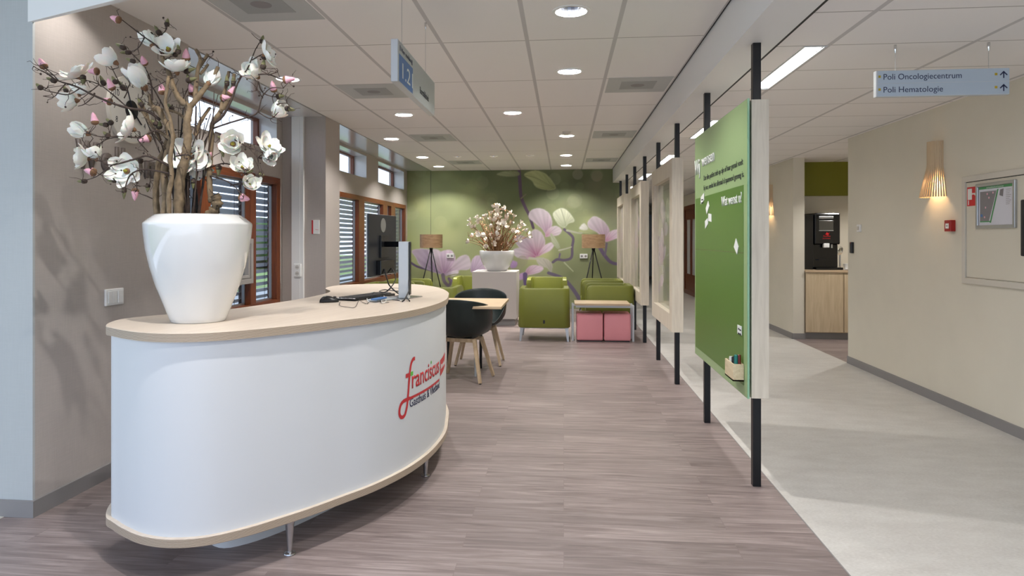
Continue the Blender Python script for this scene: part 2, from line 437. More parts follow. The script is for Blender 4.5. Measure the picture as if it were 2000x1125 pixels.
M['yellow'] = mat('mustard_square', (178, 152, 30), .5)
M['red'] = mat('logo_red', (196, 44, 50), .45)
M['lime'] = mat('logo_green', (96, 190, 70), .45)
M['redplastic'] = mat('red_plastic', (160, 26, 24), .35)
M['redsign'] = mat('red_sign', (196, 22, 30), .4)
M['screen'] = mat('monitor_black', (30, 32, 36), .4)
M['rubber'] = mat('black_plastic', (22, 22, 24), .35)
M['dkgrey'] = mat('dark_grey_plastic', (60, 60, 62), .5)
M['cable_w'] = mat('white_cable', (224, 222, 216), .4)
M['bulb'] = mat('lamp_glow', (255, 255, 255), .5, emit=(255, 250, 246), es=6)
M['bulb_dim'] = mat('small_lamp_glow', (255, 250, 240), .5, emit=(255, 226, 190), es=5)
M['reflector'] = mat('faceted_reflector', (150, 154, 162), .06, metal=.9)
M['vent'] = mat('perforated_grille', (186, 189, 187), .5)
M['vent_in'] = mat('grille_core', (158, 161, 160), .5)
M['cabinet'] = wood_mat('birch_cabinet_front', (190, 170, 138), (208, 190, 160), (10, 10, 1), 3, .5)
M['machine'] = mat('gloss_black_plastic', (10, 10, 11), .14, spec=.5)
M['msreen'] = mat('dark_display', (66, 64, 58), .2)
M['chrome'] = mat('chrome', (220, 220, 220), .08, metal=1)
M['slatwood'] = mat('birch_slats', (204, 180, 146), .6)
M['slatglow'] = mat('lamp_inner', (255, 236, 200), .6, emit=(255, 206, 140), es=6)
M['paving'] = mat('grey_paving', (176, 176, 172), .9, noise=.06, nscale=2)
M['grass'] = mat('lawn', (128, 150, 84), .9, noise=.2, nscale=3)
M['hedge'] = mat('hedge_leaves', (66, 92, 44), .9, noise=.4, nscale=6, bump=1, bscale=8)
M['facade'] = mat('pale_facade', (200, 204, 206), .8)
M['pen_g'] = mat('teal_pen', (20, 110, 104), .4); M['pen_r'] = mat('maroon_pen', (112, 34, 30), .4); M['pen_c'] = mat('purple_pen_band', (92, 70, 120), .4)
M['map_g'] = mat('map_green', (70, 140, 84), .5); M['map_d'] = mat('map_grey', (128, 124, 126), .6); M['map_bg'] = mat('map_ground', (208, 208, 216), .6)
M['mural'] = attr_mat('printed_mural'); M['film'] = attr_mat('printed_glass', .12, alpha=.7)
M['letter'] = mat('taupe_letters', (108, 98, 92), .5)
M['clockface'] = mat('clock_face', (206, 203, 196), .5)
M['portlight'] = mat('lamp_shade_lining', (236, 230, 220), .7)

# ------------------------------------------------------------------ light data
def area_light(name, loc, size, power, col, parent, spread=150):
    l = bpy.data.lights.new(name, 'AREA'); l.shape = 'DISK'; l.size = size; l.energy = power; l.color = col; l.spread = R(spread)
    o = bpy.data.objects.new(name, l); COL.objects.link(o); o.parent = parent; o.location = loc
    return o

# ================================================================== THE SETTING
XL, XW, XB0, XB1, XR = -2.64, -3.14, .955, 1.19, 3.14
HC, HR, YF = 2.74, 2.49, 13.58
# floors
b = new(); box(b, -6, 1.166, -4, 3.17, -.1, 0); box(b, -3.44, 1.166, 3.17, 24, -.1, 0); struct('floor', b, M['floor'])
b = new(); box(b, 1.166, 3.14, -4, 24, -.1, 0); struct('floor_corridor', b, M['lino'])
b = new(); box(b, 3.14, 5.2, 7.5, 10.6, -.1, 0); struct('floor_niche', b, M['floor'])
b = new(); box(b, -6, -2.76, -4, 3.17, 0, .002); struct('floor_entrance', b, M['offwhite'])
b = new(); box(b, 1.163, 1.169, -4, YF, 0, .0012); struct('trim_5', b, M['skirt'])

# ceilings with real openings for the lamps
DL = [(.044, 4.13, 1), (.046, 5.606, 1), (-.55, 7.39, 1), (-1.745, 7.39, 1), (-2.335, 9.158, 1), (.04, 9.117, 1), (-2.338, 5.635, 1),
      (-2.349, 11.283, 1), (-2.342, 12.754, 1), (.042, 11.241, 1), (.047, 12.81, 1), (-1.759, 11.27, 0), (-1.151, 11.261, 0), (-.551, 11.251, 0),
      (.044, 1.2, 1), (-1.15, 2.2, 1), (-2.32, 3.3, 1)]
def circ(x, y, r, n=32): return [(x + r * math.cos(2 * PI * k / n), y + r * math.sin(2 * PI * k / n)) for k in range(n)]
b = new(); sheet_holes(b, XL, XB0 - .012, -1.0, YF, HC, [circ(x, y, .095 if f else .06) for x, y, f in DL], .02); struct('ceiling', b, M['ceil'])
TR = [(1.39, 1.50, 1.75, 2.88), (1.39, 1.50, 4.13, 5.26), (1.39, 1.50, 6.62, 7.78), (1.39, 1.50, 9.3, 10.46), (1.39, 1.50, 11.95, 13.1), (1.39, 1.50, 14.9, 16.1), (1.39, 1.50, 17.8, 19.0)]
b = new(); sheet_holes(b, XB1 + .036, XR, -1.0, 24, HR, [[(a, c), (a2, c), (a2, d), (a, d)] for a, a2, c, d in TR], .02); struct('ceiling_corridor', b, M['ceil_r'])
b = new(); sheet_holes(b, XR, 5.2, 7.97, 10.6, HR, [circ(4.1, 9.1, .095)], .02); struct('ceiling_niche', b, M['ceil_r'])
b = new(); box(b, -3.16, XL - .012, 4.57, YF, HC, HC + .02); struct('ceiling_window_soffit', b, M['gloss'])
b = new(); box(b, XL - .012, XL, -1, YF, HC + .004, HC + .03); box(b, XB0 - .012, XB0, -1, YF, HC + .004, HC + .03); struct('trim_1', b, M['black'])  # shade of the ceiling edge gaps put in as black strips
b = new(); box(b, XB1, XB1 + .036, -1, 24, HR - .0005, HR + .03); struct('trim_2', b, M['black'])  # black strip stands for the shadow gap between beam and corridor ceiling
b = new(); box(b, -3.44, 5.3, 3.0, 24.2, 3.0, 3.1); box(b, -6, 5.3, -1.0, 3.0, 3.0, 3.1); struct('ceiling_slab', b, M['offwhite'])
# beam over the row of dividers
b = new(); box(b, XB0, XB1, -1.0, 24, 2.47, 3.0); struct('wall_beam', b, M['satin'])
# angled bulkhead at the near left
a0, a1 = Vector((-2.684, 3.17)), Vector((-1.0, 2.507)); nrm = Vector((.37, .93)).normalized() * .05
b = new(); prism(b, [(a0.x, a0.y), (a1.x, a1.y), (a1.x + nrm.x, a1.y + nrm.y), (a0.x + .05, 3.17)], 2.455, 3.0); struct('wall_bulkhead', b, M['satin'])

# left wall: near pier, window wall, pillar
b = new(); box(b, XW - .2, -2.62, 3.17, 4.575, 0, 2.74); struct('wall_left', b, M['wall_l'])
b = new(); box(b, -6, -2.62, 3.155, 3.17, 0, 3.0); struct('wall_entrance', b, M['wall_w'])
b = new(); box(b, XL - .0, -2.62, 3.17, 4.575, 2.74, 3.0); struct('wall_left_upper', b, M['wall_l'])
T1 = (5.45, 7.27, 2.33, 2.70); T2 = (9.35, 10.72, 2.335, 2.70); T3 = (11.42, 13.30, 2.335, 2.70)
W1 = (4.85, 7.335, .64, 2.045); W2 = (8.45, 13.42, .64, 2.045)
b = new(); wall_holes(b, 'x', XW - .30, XW, 4.575, 7.42, 2.2, 3.0, [T1]); wall_holes(b, 'x', XW - .1, XW, 4.575, 7.42, 0, 2.2, [W1]); struct('wall_left_window_bay', b, M['wall_l'])
b = new(); wall_holes(b, 'x', XW - .30, XW, 7.9, YF, 2.2, 3.0, [T2, T3]); wall_holes(b, 'x', XW - .1, XW, 7.9, YF, 0, 2.2, [W2]); struct('wall_left_far_bay', b, M['wall_l'])
b = new(); box(b, XW - .08, XL, 7.42, 7.9, 0, HC); struct('wall_pillar', b, M['wall_l'])
b = new(); box(b, -3.02, -2.885, 7.385, 7.42, 0, HC); box(b, -2.93, -2.925, 7.382, 7.385, 0, HC); struct('trim_3', b, M['white'])
for i, (x0, x1, y0, y1) in enumerate([(-2.62, -2.605, 3.155, 4.59), (-6, -2.605, 3.14, 3.155), (XW, XW + .012, 4.6, 7.385), (XL, XL + .012, 7.4, 7.9), (XW, XW + .012, 7.9, YF)]):
    b = new(); box(b, x0, x1, y0, y1, 0, .082); struct(['baseboard_left', 'baseboard_entrance', 'baseboard_window', 'baseboard_pillar', 'baseboard_far_window'][i], b, M['skirt'])
# transom reveal lining (white) and glazing
def transom(nm, y0, y1, z0, z1):
    r = bpy.data.objects.new(nm, None); COL.objects.link(r); r.location = (XW - .2, (y0 + y1) / 2, z0); r['kind'] = 'structure'
    f = .05; xo = XW - .2
    b = new(); wall_holes(b, 'x', xo - .05, xo, y0, y1, z0, z1, [(y0 + f, y1 - f, z0 + f * .4, z1 - f * .6)]); obj('window_frame', b, M['frame_v'], r)
    b = new(); box(b, xo - .03, xo - .024, y0 + f, y1 - f, z0 + .02, z1 - .03); obj('pane', b, M['glass'], r)
    b = new(); prism(b, [(y0, z0 + .03), (y1, z0 + .03), (y1, z0), (y0, z0)], 0, 1)
    bmesh.ops.delete(b, geom=b.verts[:], context='VERTS')
    vs = [(xo, z0), (XW + .004, z0), (XW + .004, z0 + .006), (xo, z0 + .03)]
    lo = [b.verts.new((x, y0, z)) for x, z in vs]; hi = [b.verts.new((x, y1, z)) for x, z in vs]
    for k in range(4): b.faces.new((lo[k], lo[(k + 1) % 4], hi[(k + 1) % 4], hi[k]))
    b.faces.new(lo[::-1]); b.faces.new(hi); obj('window_sill', b, M['gloss'], r)
    b = new(); box(b, xo, XW, y1 - .004, y1, z0 + .03, z1); box(b, xo, XW, y0, y1, z1 - .004, z1); obj('reveal_lining', b, M['gloss'], r)
transom('window_1', *T1); transom('window_2', *T2); transom('window_3', *T3)

def big_window(nm, y0, y1, z0, z1, mull, vent=None):
    r = bpy.data.objects.new(nm, None); COL.objects.link(r); r.location = (XW, (y0 + y1) / 2, z0); r['kind'] = 'structure'
    f = .075
    b = new()
    box(b, XW - .09, XW + .012, y0, y1, z1 - f, z1); box(b, XW - .09, XW + .012, y0, y1, z0, z0 + f)
    obj('window_frame', b, M['frame'], r, bevel=.003)
    edges = [(y0, y0 + f)] + mull + [(y1 - .09, y1)]
    for (a, c) in edges:
        b = new(); box(b, XW - .09, XW + .012, a, c, z0 + f, z1 - f); obj('mullion', b, M['frame_v'], r, bevel=.003)
    for (a, c), (d, e) in zip(edges, edges[1:]):
        if d - c < .05: continue
        b = new(); box(b, XW - .05, XW - .044, c, d, z0 + f, z1 - f); obj('pane', b, M['glass'], r)
        b = new(); box(b, XW - .075, XW - .045, c, c + .018, z0 + f, z1 - f); box(b, XW - .075, XW - .045, d - .018, d, z0 + f, z1 - f)
        box(b, XW - .075, XW - .045, c, d, z0 + f, z0 + f + .018); box(b, XW - .075, XW - .045, c, d, z1 - f - .018, z1 - f)
        obj('glazing_bead', b, M['alu'], r)
    if vent:
        a, c, v0, v1 = vent
        fr = new(); wall_holes(fr, 'x', XW - .06, XW + .03, a, c, v0, v1, [(a + .05, c - .05, v0 + .05, v1 - .05)])
        vf = obj('casement', fr, M['greyframe'], r, bevel=.004)
        fr = new(); wall_holes(fr, 'x', XW - .03, XW + .018, a + .055, c - .055, v0 + .055, v1 - .055, [(a + .085, c - .085, v0 + .085, v1 - .085)])
        obj('sash', fr, M['greyframe'], vf, bevel=.003)
    return r
big_window('window_4', *W1, [(5.66, 5.83), (6.61, 6.735)], vent=(5.83, 6.64, .93, 1.38))
big_window('window_5', *W2, [(9.0, 9.12), (10.27, 10.57), (11.70, 11.99), (12.26, 12.56)])

def blind(label, y0, y1, z0, z1, guides):
    t = thing('venetian_blind', label, 'blind', (XW - .20, (y0 + y1) / 2, z0), 'outdoor slat blinds')
    b = new(); z = z1 - .02; x = XW - .20
    while z > z0 + .03:
        # curved slat, outer edge down
        prof = [(-.036, -.034), (-.018, -.013), (0, .001), (.018, .009), (.036, .012)]
        lo = [b.verts.new((x + p, y0, z + q)) for p, q in prof]; hi = [b.verts.new((x + p, y1, z + q)) for p, q in prof]
        lo2 = [b.verts.new((x + p, y0, z + q + .0015)) for p, q in prof]; hi2 = [b.verts.new((x + p, y1, z + q + .0015)) for p, q in prof]
        for k in range(4):
            b.faces.new((lo[k], lo[k + 1], hi[k + 1], hi[k])); b.faces.new((lo2[k], hi2[k], hi2[k + 1], lo2[k + 1]))
        z -= .070
    obj('slat', b, M['slat'], t, smooth=30)
    b = new(); box(b, x - .02, x + .02, y0, y1, z0, z0 + .025); obj('bottom_rail', b, M['alu'], t)
    b = new(); box(b, x - .04, XW - .1, y0, y1, z1 + .01, z1 + .09); obj('head_box', b, M['dkgrey'], t)
    for g in guides:
        b = new(); box(b, x - .02, x + .045, g, g + .035, z0 - .05, z1 + .05); obj('guide_rail', b, M['dkgrey'], t)
    b = new()
    for g in guides:
        yy = g - .22
        if yy > y0: tube(b, [(x + .045, yy, z0), (x + .045, yy, z1)], .002, 5)
    if len(b.verts): obj('lift_cord', b, M['dkgrey'], t)
    else: b.free()
blind('grey slat blind outside the near window, left pane behind the tree trunks', 4.7, 6.0, .68, 2.03, [5.96])
blind('grey slat blind outside the near window, middle pane behind the vase', 6.08, 6.84, .68, 2.03, [6.82])
blind('grey slat blind outside the near window, narrow right pane', 7.0, 7.54, .68, 2.03, [7.52])
blind('grey slat blind outside the far window, left pane beside the pillar', 9.1, 10.76, .68, 2.03, [10.74])
blind('grey slat blind outside the far window, pane behind the monitor', 11.0, 12.2, .68, 2.03, [12.18])
blind('grey slat blind outside the far window, last pane by the mural', 12.7, 14.1, .68, 2.03, [13.9])

# far wall, corridor end, right wall
b = new(); box(b, -3.44, 1.3, YF + .004, YF + .2, 0, 3.0); struct('wall_far', b, M['beige'])
b = new(); box(b, 1.1, 1.3, YF + .2, 24, 0, 2.5); struct('wall_corridor_left', b, M['beige'])
b = new(); box(b, 1.1, 3.4, 24, 24.2, 0, 2.6); struct('wall_corridor_end', b, M['offwhite'])
b = new(); box(b, XR, XR + .2, -4, 7.97, 0, 3.0); struct('wall_right', b, M['beige'])
b = new(); box(b, XR, XR + .15, 9.8, 24, 0, 3.0); struct('wall_right_far', b, M['beige'])
b = new(); box(b, XR + .15, 5.2, 10.42, 10.6, 0, 3.0); box(b, 5.2, 5.4, 7.77, 10.6, 0, 3.0); box(b, XR + .2, 5.2, 7.77, 7.97, 0, 3.0); struct('wall_niche', b, M['beige'])
b = new(); box(b, XR + .15, 5.2, 10.37, 10.42, 2.0, HR); struct('wall_niche_green_panel', b, M['green_wall'])
b = new(); box(b, XR - .012, XR, -4, 7.97, 0, .078); struct('baseboard_right', b, M['skirt'])
b = new(); box(b, XR - .012, XR, 9.79, 15.5, 0, .078); box(b, XR - .012, XR + .16, 9.788, 9.8, 0, .078); struct('baseboard_right_far', b, M['skirt'])
# far doors in the corridor
def timber_door(nm, y0, y1):
    r = bpy.data.objects.new(nm, None); COL.objects.link(r); r.location = (XR, (y0 + y1) / 2, 0); r['kind'] = 'structure'
    b = new(); wall_holes(b, 'x', XR - .07, XR, y0, y1, 0, 2.2, [(y0 + .12, y1 - .12, 0.1, 2.1)]); obj('door_frame', b, M['frame_v'], r)
    n = 3; st = (y1 - y0 - .24) / n
    for k in range(n):
        a = y0 + .12 + k * st
        b = new(); wall_holes(b, 'x', XR - .05, XR - .005, a, a + st, .1, 2.1, [(a + .1, a + st - .1, .5, 1.85)]); p = obj('door_leaf', b, M['frame_v'], r)
        b = new(); box(b, XR - .03, XR - .02, a + .1, a + st - .1, .5, 1.85); obj('pane', b, M['vent'], p)
timber_door('door_1', 15.6, 18.0)
r = bpy.data.objects.new('door_2', None); COL.objects.link(r); r.location = (2.2, 24, 0); r['kind'] = 'structure'
b = new(); wall_holes(b, 'y', 23.92, 24, 1.4, 3.1, 0, 2.3, [(1.48, 2.2, .1, 2.2), (2.28, 3.02, .1, 2.2)]); obj('door_frame', b, M['greyframe'], r)
b = new(); box(b, 1.48, 3.02, 23.95, 23.96, .1, 2.2); obj('pane', b, M['signface'], r)
b = new(); box(b, 2.86, 2.9, 23.86, 23.92, .6, 1.5); obj('door_handle', b, M['rubber'], r)

# outside the windows
b = new(); box(b, -9, -3.44, 3.17, 60, -.3, -.1); struct('floor_added_paving', b, M['paving'])  # paving added so the glossy soffit reflects less green from the lawn
b = new(); box(b, -60, -9, -10, 60, -.3, -.1); o = obj('lawn', b, M['grass']); tag(o, 'green lawn outside the windows seen between the blind slats', 'lawn', kind='stuff')
random.seed(4)
def hedge(x, y, sx_, sy_, h, label):
    b = new(); r = bmesh.ops.create_icosphere(b, subdivisions=4, radius=1)
    for v in b.verts:
        k = 1 + .13 * math.sin(v.co.x * 9 + y) * math.cos(v.co.y * 7 + x) + .08 * random.uniform(-1, 1)
        v.co = Vector((x + v.co.x * sx_ * k, y + v.co.y * sy_ * k, max(-.1, h * .45 + v.co.z * h * .55 * k)))
    o = obj('shrub', b, M['hedge'], smooth=True); tag(o, label, 'shrub', 'shrubs outside')
hedge(-11, 17, 1.6, 2.4, 1.7, 'rounded green shrub outside, seen through the near window blinds')
hedge(-15, 36, 2.2, 5, 2.6, 'long green shrub outside, seen through the far window blinds')
b = new(); box(b, -30, -24, 8, 34, -.1, 2.2); fa = thing('building', 'low pale building beyond the lawn outside the near window', 'building', (-27, 21, -.1)); obj('facade', b, M['facade'], fa)
for k in range(8): b = new(); box(b, -24, -23.95, 9 + 3 * k, 10.4 + 3 * k, .5, 1.6); obj('window', b, M['msreen'], fa)

# ================================================================== CEILING FITTINGS
def downlight(x, y, full, label, HC=HC):
    t = thing('downlight', label, 'ceiling light', (x, y, HC), 'recessed round downlights')
    k = 1 if full else .62
    b = new(); lathe(b, [(.094 * k, .0), (.094 * k, -.004), (.113 * k, -.004), (.115 * k, 0), (.094 * k, 0)], 40, (x, y, HC)); obj('trim_ring', b, M['white'], t, smooth=30)
    b = new(); lathe(b, [(.094 * k, .0), (.09 * k, .02), (.078 * k, .05), (.05 * k, .085), (.012 * k, .1), (0, .1)], 24, (x, y, HC)); obj('reflector', b, M['reflector'], t)
    if full:
        b = new(); lathe(b, [(.0, .062), (.026, .062), (.030, .066), (.026, .07), (0, .07)], 28, (x, y, HC)); obj('bulb', b, M['bulb'], t)
        b = new(); lathe(b, [(.086, .010), (.091, .010), (.091, .014), (.086, .014), (.086, .010)], 40, (x, y, HC)); obj('glow_ring', b, M['bulb'], t)
        area_light('lamp_light', (0, 0, .059), .05, DOWN_W * (.2 if x < -2.2 and y < 4 else 1), (1.0, .965, .93), t)
    else:
        b = new(); lathe(b, [(0, .01), (.035, .01), (.038, .02), (0, .04)], 24, (x, y, HC)); obj('bulb', b, M['bulb_dim'], t)
        area_light('lamp_light', (0, 0, .004), .06, DIM_W, (1, .93, .84), t, 60)
DLL = ['large round downlight nearest the camera, top centre of the ceiling', 'round downlight second from the camera in the right-hand row',
       'round downlight alone in the ceiling centre, right of the hanging 1.21 sign', 'round downlight just below the hanging 1.21 sign',
       'round downlight near the left ceiling edge above the far windows', 'round downlight beside the smoke detector',
       'round downlight behind the magnolia twigs at the left ceiling edge', 'round downlight second from the far wall on the left side',
       'round downlight closest to the mural on the left side', 'round downlight second from the mural in the right-hand row',
       'round downlight closest to the mural in the right-hand row', 'small dim spotlight, leftmost of the three before the mural',
       'small dim spotlight, middle of the three before the mural', 'small dim spotlight, rightmost of the three before the mural',
       'round downlight overhead, just out of the frame', 'round downlight above the reception desk out of the frame', 'round downlight hidden behind the bulkhead, washing the taupe wall']
for (x, y, f), l in zip(DL, DLL): downlight(x, y, f, l)
downlight(4.1, 9.1, 1, 'unseen round downlight added in the coffee niche ceiling to brighten the niche', HR)  # presumed lamp, out of sight, added to brighten the dark niche

def vent(x0, x1, y0, y1, label):
    t = thing('ceiling_vent', label, 'vent', ((x0 + x1) / 2, (y0 + y1) / 2, HC), 'square ceiling air grilles')
    b = new(); box(b, x0 + .02, x1 - .02, y0, y1, HC - .003, HC); obj('face_plate', b, M['vent'], t)
    cx_, cy_ = (x0 + x1) / 2, (y0 + y1) / 2
    b = new(); box(b, cx_ - .15, cx_ + .15, cy_ - .15, cy_ + .15, HC - .005, HC - .003); cp = obj('core_plate', b, M['vent_in'], t)
    b = new(); lathe(b, [(0, -.001), (.06, -.001), (.06, 0), (0, 0)], 24, (cx_, cy_, HC - .005)); obj('hub', b, M['skirt'], cp)
vent(-2.04, -1.45, 3.52, 4.12, 'grey air grille at the top left, nearest the camera, with a round core')
vent(-2.04, -1.45, 5.90, 6.49, 'grey air grille behind the lower end of the hanging 1.21 sign')
vent(-2.04, -1.45, 8.82, 9.43, 'grey air grille third along the left column of ceiling tiles')
vent(-2.04, -1.45, 11.86, 12.42, 'grey air grille nearest the mural in the left column of tiles')
vent(.36, .94, 5.87, 6.46, 'grey air grille beside the beam, largest of the right column')
vent(.36, .94, 8.77, 9.37, 'grey air grille beside the beam, middle of the right column')
vent(.36, .94, 11.7, 12.28, 'grey air grille beside the beam, nearest the mural')
t = thing('smoke_detector', 'small round white smoke detector on the ceiling by a downlight', 'smoke detector', (.035, 8.78, HC))
b = new(); lathe(b, [(0, -.045), (.03, -.045), (.035, -.03), (.05, -.025), (.055, 0), (0, 0)], 24, (.035, 8.78, HC)); obj('housing', b, M['offwhite'], t, smooth=30)
TL = ['fluorescent ceiling light overhead in the corridor, out of the frame', 'long fluorescent ceiling light in the corridor nearest the camera, above the first green board',
      'fluorescent corridor ceiling light between the green board and the first framed panel', 'fluorescent corridor ceiling light seen above the second framed panel',
      'fluorescent corridor ceiling light seen above the third framed panel', 'fluorescent corridor ceiling light beyond the mural wall', 'farthest fluorescent corridor ceiling light by the timber door']
M['tube'] = mat('louvre_glow', (240, 244, 250), .4, emit=(244, 248, 255), es=1.5)
for (x0, x1, y0, y1), l in zip(TR, TL):
    t = thing('corridor_light', l, 'ceiling light', ((x0 + x1) / 2, (y0 + y1) / 2, HR), 'fluorescent corridor lights')
    b = new(); box(b, x0, x1, y0, y1, HR + .016, HR + .02); obj('diffuser', b, M['tube'], t)
    b = new(); wz = (HR - .004, HR + .02)
    box(b, x0 - .012, x0, y0 - .01, y1 + .01, *wz); box(b, x1, x1 + .012, y0 - .01, y1 + .01, *wz); box(b, x0, x1, y0 - .01, y0, *wz); box(b, x0, x1, y1, y1 + .01, *wz)
    obj('housing', b, M['alu_soft'], t)
    b = new(); y = y0 + .02
    while y < y1: box(b, x0, x1, y, y + .002, HR + .001, HR + .014); y += .032
    obj('louvre', b, M['white'], t)
    l_ = bpy.data.lights.new('tube_light', 'AREA'); l_.shape = 'RECTANGLE'; l_.size = .1; l_.size_y = y1 - y0 - .04; l_.energy = TROF; l_.color = (1, .97, .94)
    lo = bpy.data.objects.new('tube_light', l_); COL.objects.link(lo); lo.parent = t; lo.location = (0, 0, .0155)

# ================================================================== RECEPTION DESK
DO = [(-1.951, 2.757), (-2.02, 2.877), (-2.052, 3.02), (-1.99, 3.17), (-1.822, 3.386), (-1.731, 3.623), (-1.64, 4.079), (-1.62, 4.5), (-1.66, 4.76), (-1.78, 5.0), (-1.82, 5.2), (-1.78, 5.4), (-1.619, 5.544), (-1.378, 5.6), (-1.192, 5.523), (-1.029, 5.327), (-.902, 5.063), (-.8, 4.729), (-.755, 4.457), (-.724, 4.2), (-.725, 3.95), (-.755, 3.7), (-.815, 3.47), (-.91, 3.25), (-1.01, 3.09), (-1.1, 2.95), (-1.19, 2.83), (-1.3, 2.7), (-1.42, 2.605), (-1.55, 2.57), (-1.68, 2.59), (-1.80, 2.65), (-1.89, 2.71)]
def catmull(P, n=12):
    out = []; N = len(P)
    for i in range(N):
        a, b_, c, d = [Vector(P[(i + k) % N]) for k in (-1, 0, 1, 2)]
        for j in range(n):
            t = j / n; out.append(.5 * ((2 * b_) + (-a + c) * t + (2 * a - 5 * b_ + 4 * c - d) * t * t + (-a + 3 * b_ - 3 * c + d) * t ** 3))
    return out
def inset(C, d):
    o = []
    for i in range(len(C)):
        t = (C[(i + 1) % len(C)] - C[i - 1]).normalized(); o.append(C[i] + Vector((-t.y, t.x)) * d)
    return o
DC = catmull(DO); DI = inset(DC, -(-.02) if False else .0)
# outline runs clockwise, so the inward normal is to the right of travel
DI = [p - Vector((-(q := (DC[(i + 1) % len(DC)] - DC[i - 1]).normalized()).y, q.x)) * .02 for i, p in enumerate(DC)]
DS = [0.0]
for i in range(1, len(DI)): DS.append(DS[-1] + (DI[i] - DI[i - 1]).length)
def desk_pt(s, z, h=0):
    import bisect
    i = min(max(bisect.bisect(DS, s) - 1, 0), len(DI) - 2); f = (s - DS[i]) / (DS[i + 1] - DS[i])
    p = DI[i].lerp(DI[i + 1], f); t = (DI[i + 1] - DI[i]).normalized(); n = Vector((-t.y, t.x))
    p = p + n * (.0012 + h)
    return Vector((p.x, p.y, z))
desk = thing('reception_desk', 'curved white reception desk with plywood top, standing on steel feet', 'reception desk', (-1.3, 4, 0))
def in_desk(d): return [p - Vector((-(q := (DC[(i + 1) % len(DC)] - DC[i - 1]).normalized()).y, q.x)) * d for i, p in enumerate(DC)]
b = new(); prism(b, DI, .19, .969); obj('front_panel', b, M['desk'], desk, smooth=40)
b = new(); prism(b, DC, .969, 1.005); o = obj('desk_top', b, M['ply'], desk, smooth=40, bevel=.0015)
b = new(); prism(b, DC, .155, .19); o = obj('base_board', b, M['ply'], desk, smooth=40, bevel=.0015)
pl = in_desk(.3)
b = new(); prism(b, catmull([(-1.62, 2.98), (-1.72, 3.1), (-1.62, 3.5), (-1.4, 4.2), (-1.42, 5.0), (-1.3, 5.1), (-1.12, 4.8), (-1.05, 4.2), (-1.12, 3.6), (-1.3, 3.15), (-1.48, 2.93)], 6), 0, .155); obj('plinth', b, M['desk'], desk, smooth=40)
def cone_leg(x, y):
    b = new(); lathe(b, [(0, 0), (.024, 0), (.026, .004), (.024, .008), (.011, .012), (.012, .03), (.019, .13), (.022, .15), (.022, .155), (0, .155)], 24, (x, y, 0)); obj('leg', b, M['steel'], desk, smooth=35)
for x, y in [(-1.192, 2.895), (-.80, 3.93), (-1.0, 5.05), (-1.55, 5.35), (-1.72, 3.95), (-1.9, 3.05)]: cone_leg(x, y)
# lettering on the desk front: s falls from left to right
def dwarp(s0, z0, slope=0): return lambda u, q, h: desk_pt(s0 - u, z0 + q + slope * u, h)
text_obj('lettering', 'ranciscus', M['red'], desk, 0, (1, 0, 0), (0, 0, 1), .098, .465, depth=.0006, warp=dwarp(5.475, .585), bold=.012)
text_obj('lettering', 'Gasthuis & Vlietland', M['navy'], desk, 0, (1, 0, 0), (0, 0, 1), .047, .50, depth=.0006, warp=dwarp(5.495, .489), bold=.004)
def ribbon(pts, wd, m, nm='logo_stroke'):
    b = new(); cen = catmull_open([Vector(p) for p in pts], 8); L = []; Rr = []
    for i, p in enumerate(cen):
        t = (cen[min(i + 1, len(cen) - 1)] - cen[max(i - 1, 0)]).normalized(); n = Vector((-t.y, t.x)) * wd / 2
        L.append(b.verts.new(desk_pt(p.x + n.x, p.y + n.y, .0008))); Rr.append(b.verts.new(desk_pt(p.x - n.x, p.y - n.y, .0008)))
    for i in range(len(cen) - 1): b.faces.new((L[i], L[i + 1], Rr[i + 1], Rr[i]))
    return obj(nm, b, m, desk)
def catmull_open(P, n):
    if len(P) == 2: return [P[0].lerp(P[1], i / n) for i in range(n + 1)]
    Q = [P[0]] + P + [P[-1]]; out = []
    for i in range(1, len(Q) - 2):
        a, b_, c, d = Q[i - 1:i + 3]
        for j in range(n):
            t = j / n; out.append(.5 * ((2 * b_) + (-a + c) * t + (2 * a - 5 * b_ + 4 * c - d) * t * t + (-a + 3 * b_ - 3 * c + d) * t ** 3))
    out.append(P[-1]); return out
ribbon([(5.432, .738), (5.455, .737), (5.478, .715), (5.494, .66), (5.504, .60), (5.513, .545), (5.523, .50), (5.545, .462), (5.578, .458), (5.596, .482), (5.588, .517), (5.562, .535), (5.52, .538), (5.49, .538)], .019, M['red'])
ribbon([(5.51, .538), (5.3, .538), (4.995, .538)], .014, M['red'])
ribbon([(5.535, .662), (5.497, .662)], .022, M['red'])
ribbon([(5.485, .664), (5.455, .664)], .022, M['lime'])
ribbon([(5.195, .675), (5.178, .675)], .016, M['lime'])
b = new(); tg = [(4.968, .552), (4.968, .64), (4.955, .655), (4.76, .668), (4.735, .66), (4.735, .58), (4.75, .566)]
vs = [b.verts.new(desk_pt(s, z, .0005)) for s, z in tg]; b.faces.new(vs)
bmesh.ops.triangulate(b, faces=b.faces[:])
b.free()
b = new(); n = 12
for i in range(n):
    s0, s1 = 4.968 - .235 * i / n, 4.968 - .235 * (i + 1) / n
    quad(b, desk_pt(s0, .552 + .02 * i / n, .0006), desk_pt(s1, .552 + .02 * (i + 1) / n, .0006), desk_pt(s1, .648 + .012 * (i + 1) / n, .0006), desk_pt(s0, .648 + .012 * i / n, .0006))
obj('logo_tag', b, M['red'], desk)
text_obj('lettering', 'Borstkliniek', M['paper'], desk, 0, (1, 0, 0), (0, 0, 1), .032, .2, depth=.0006, warp=lambda u, q, h: desk_pt(4.955 - u, .592 + q, h + .001))

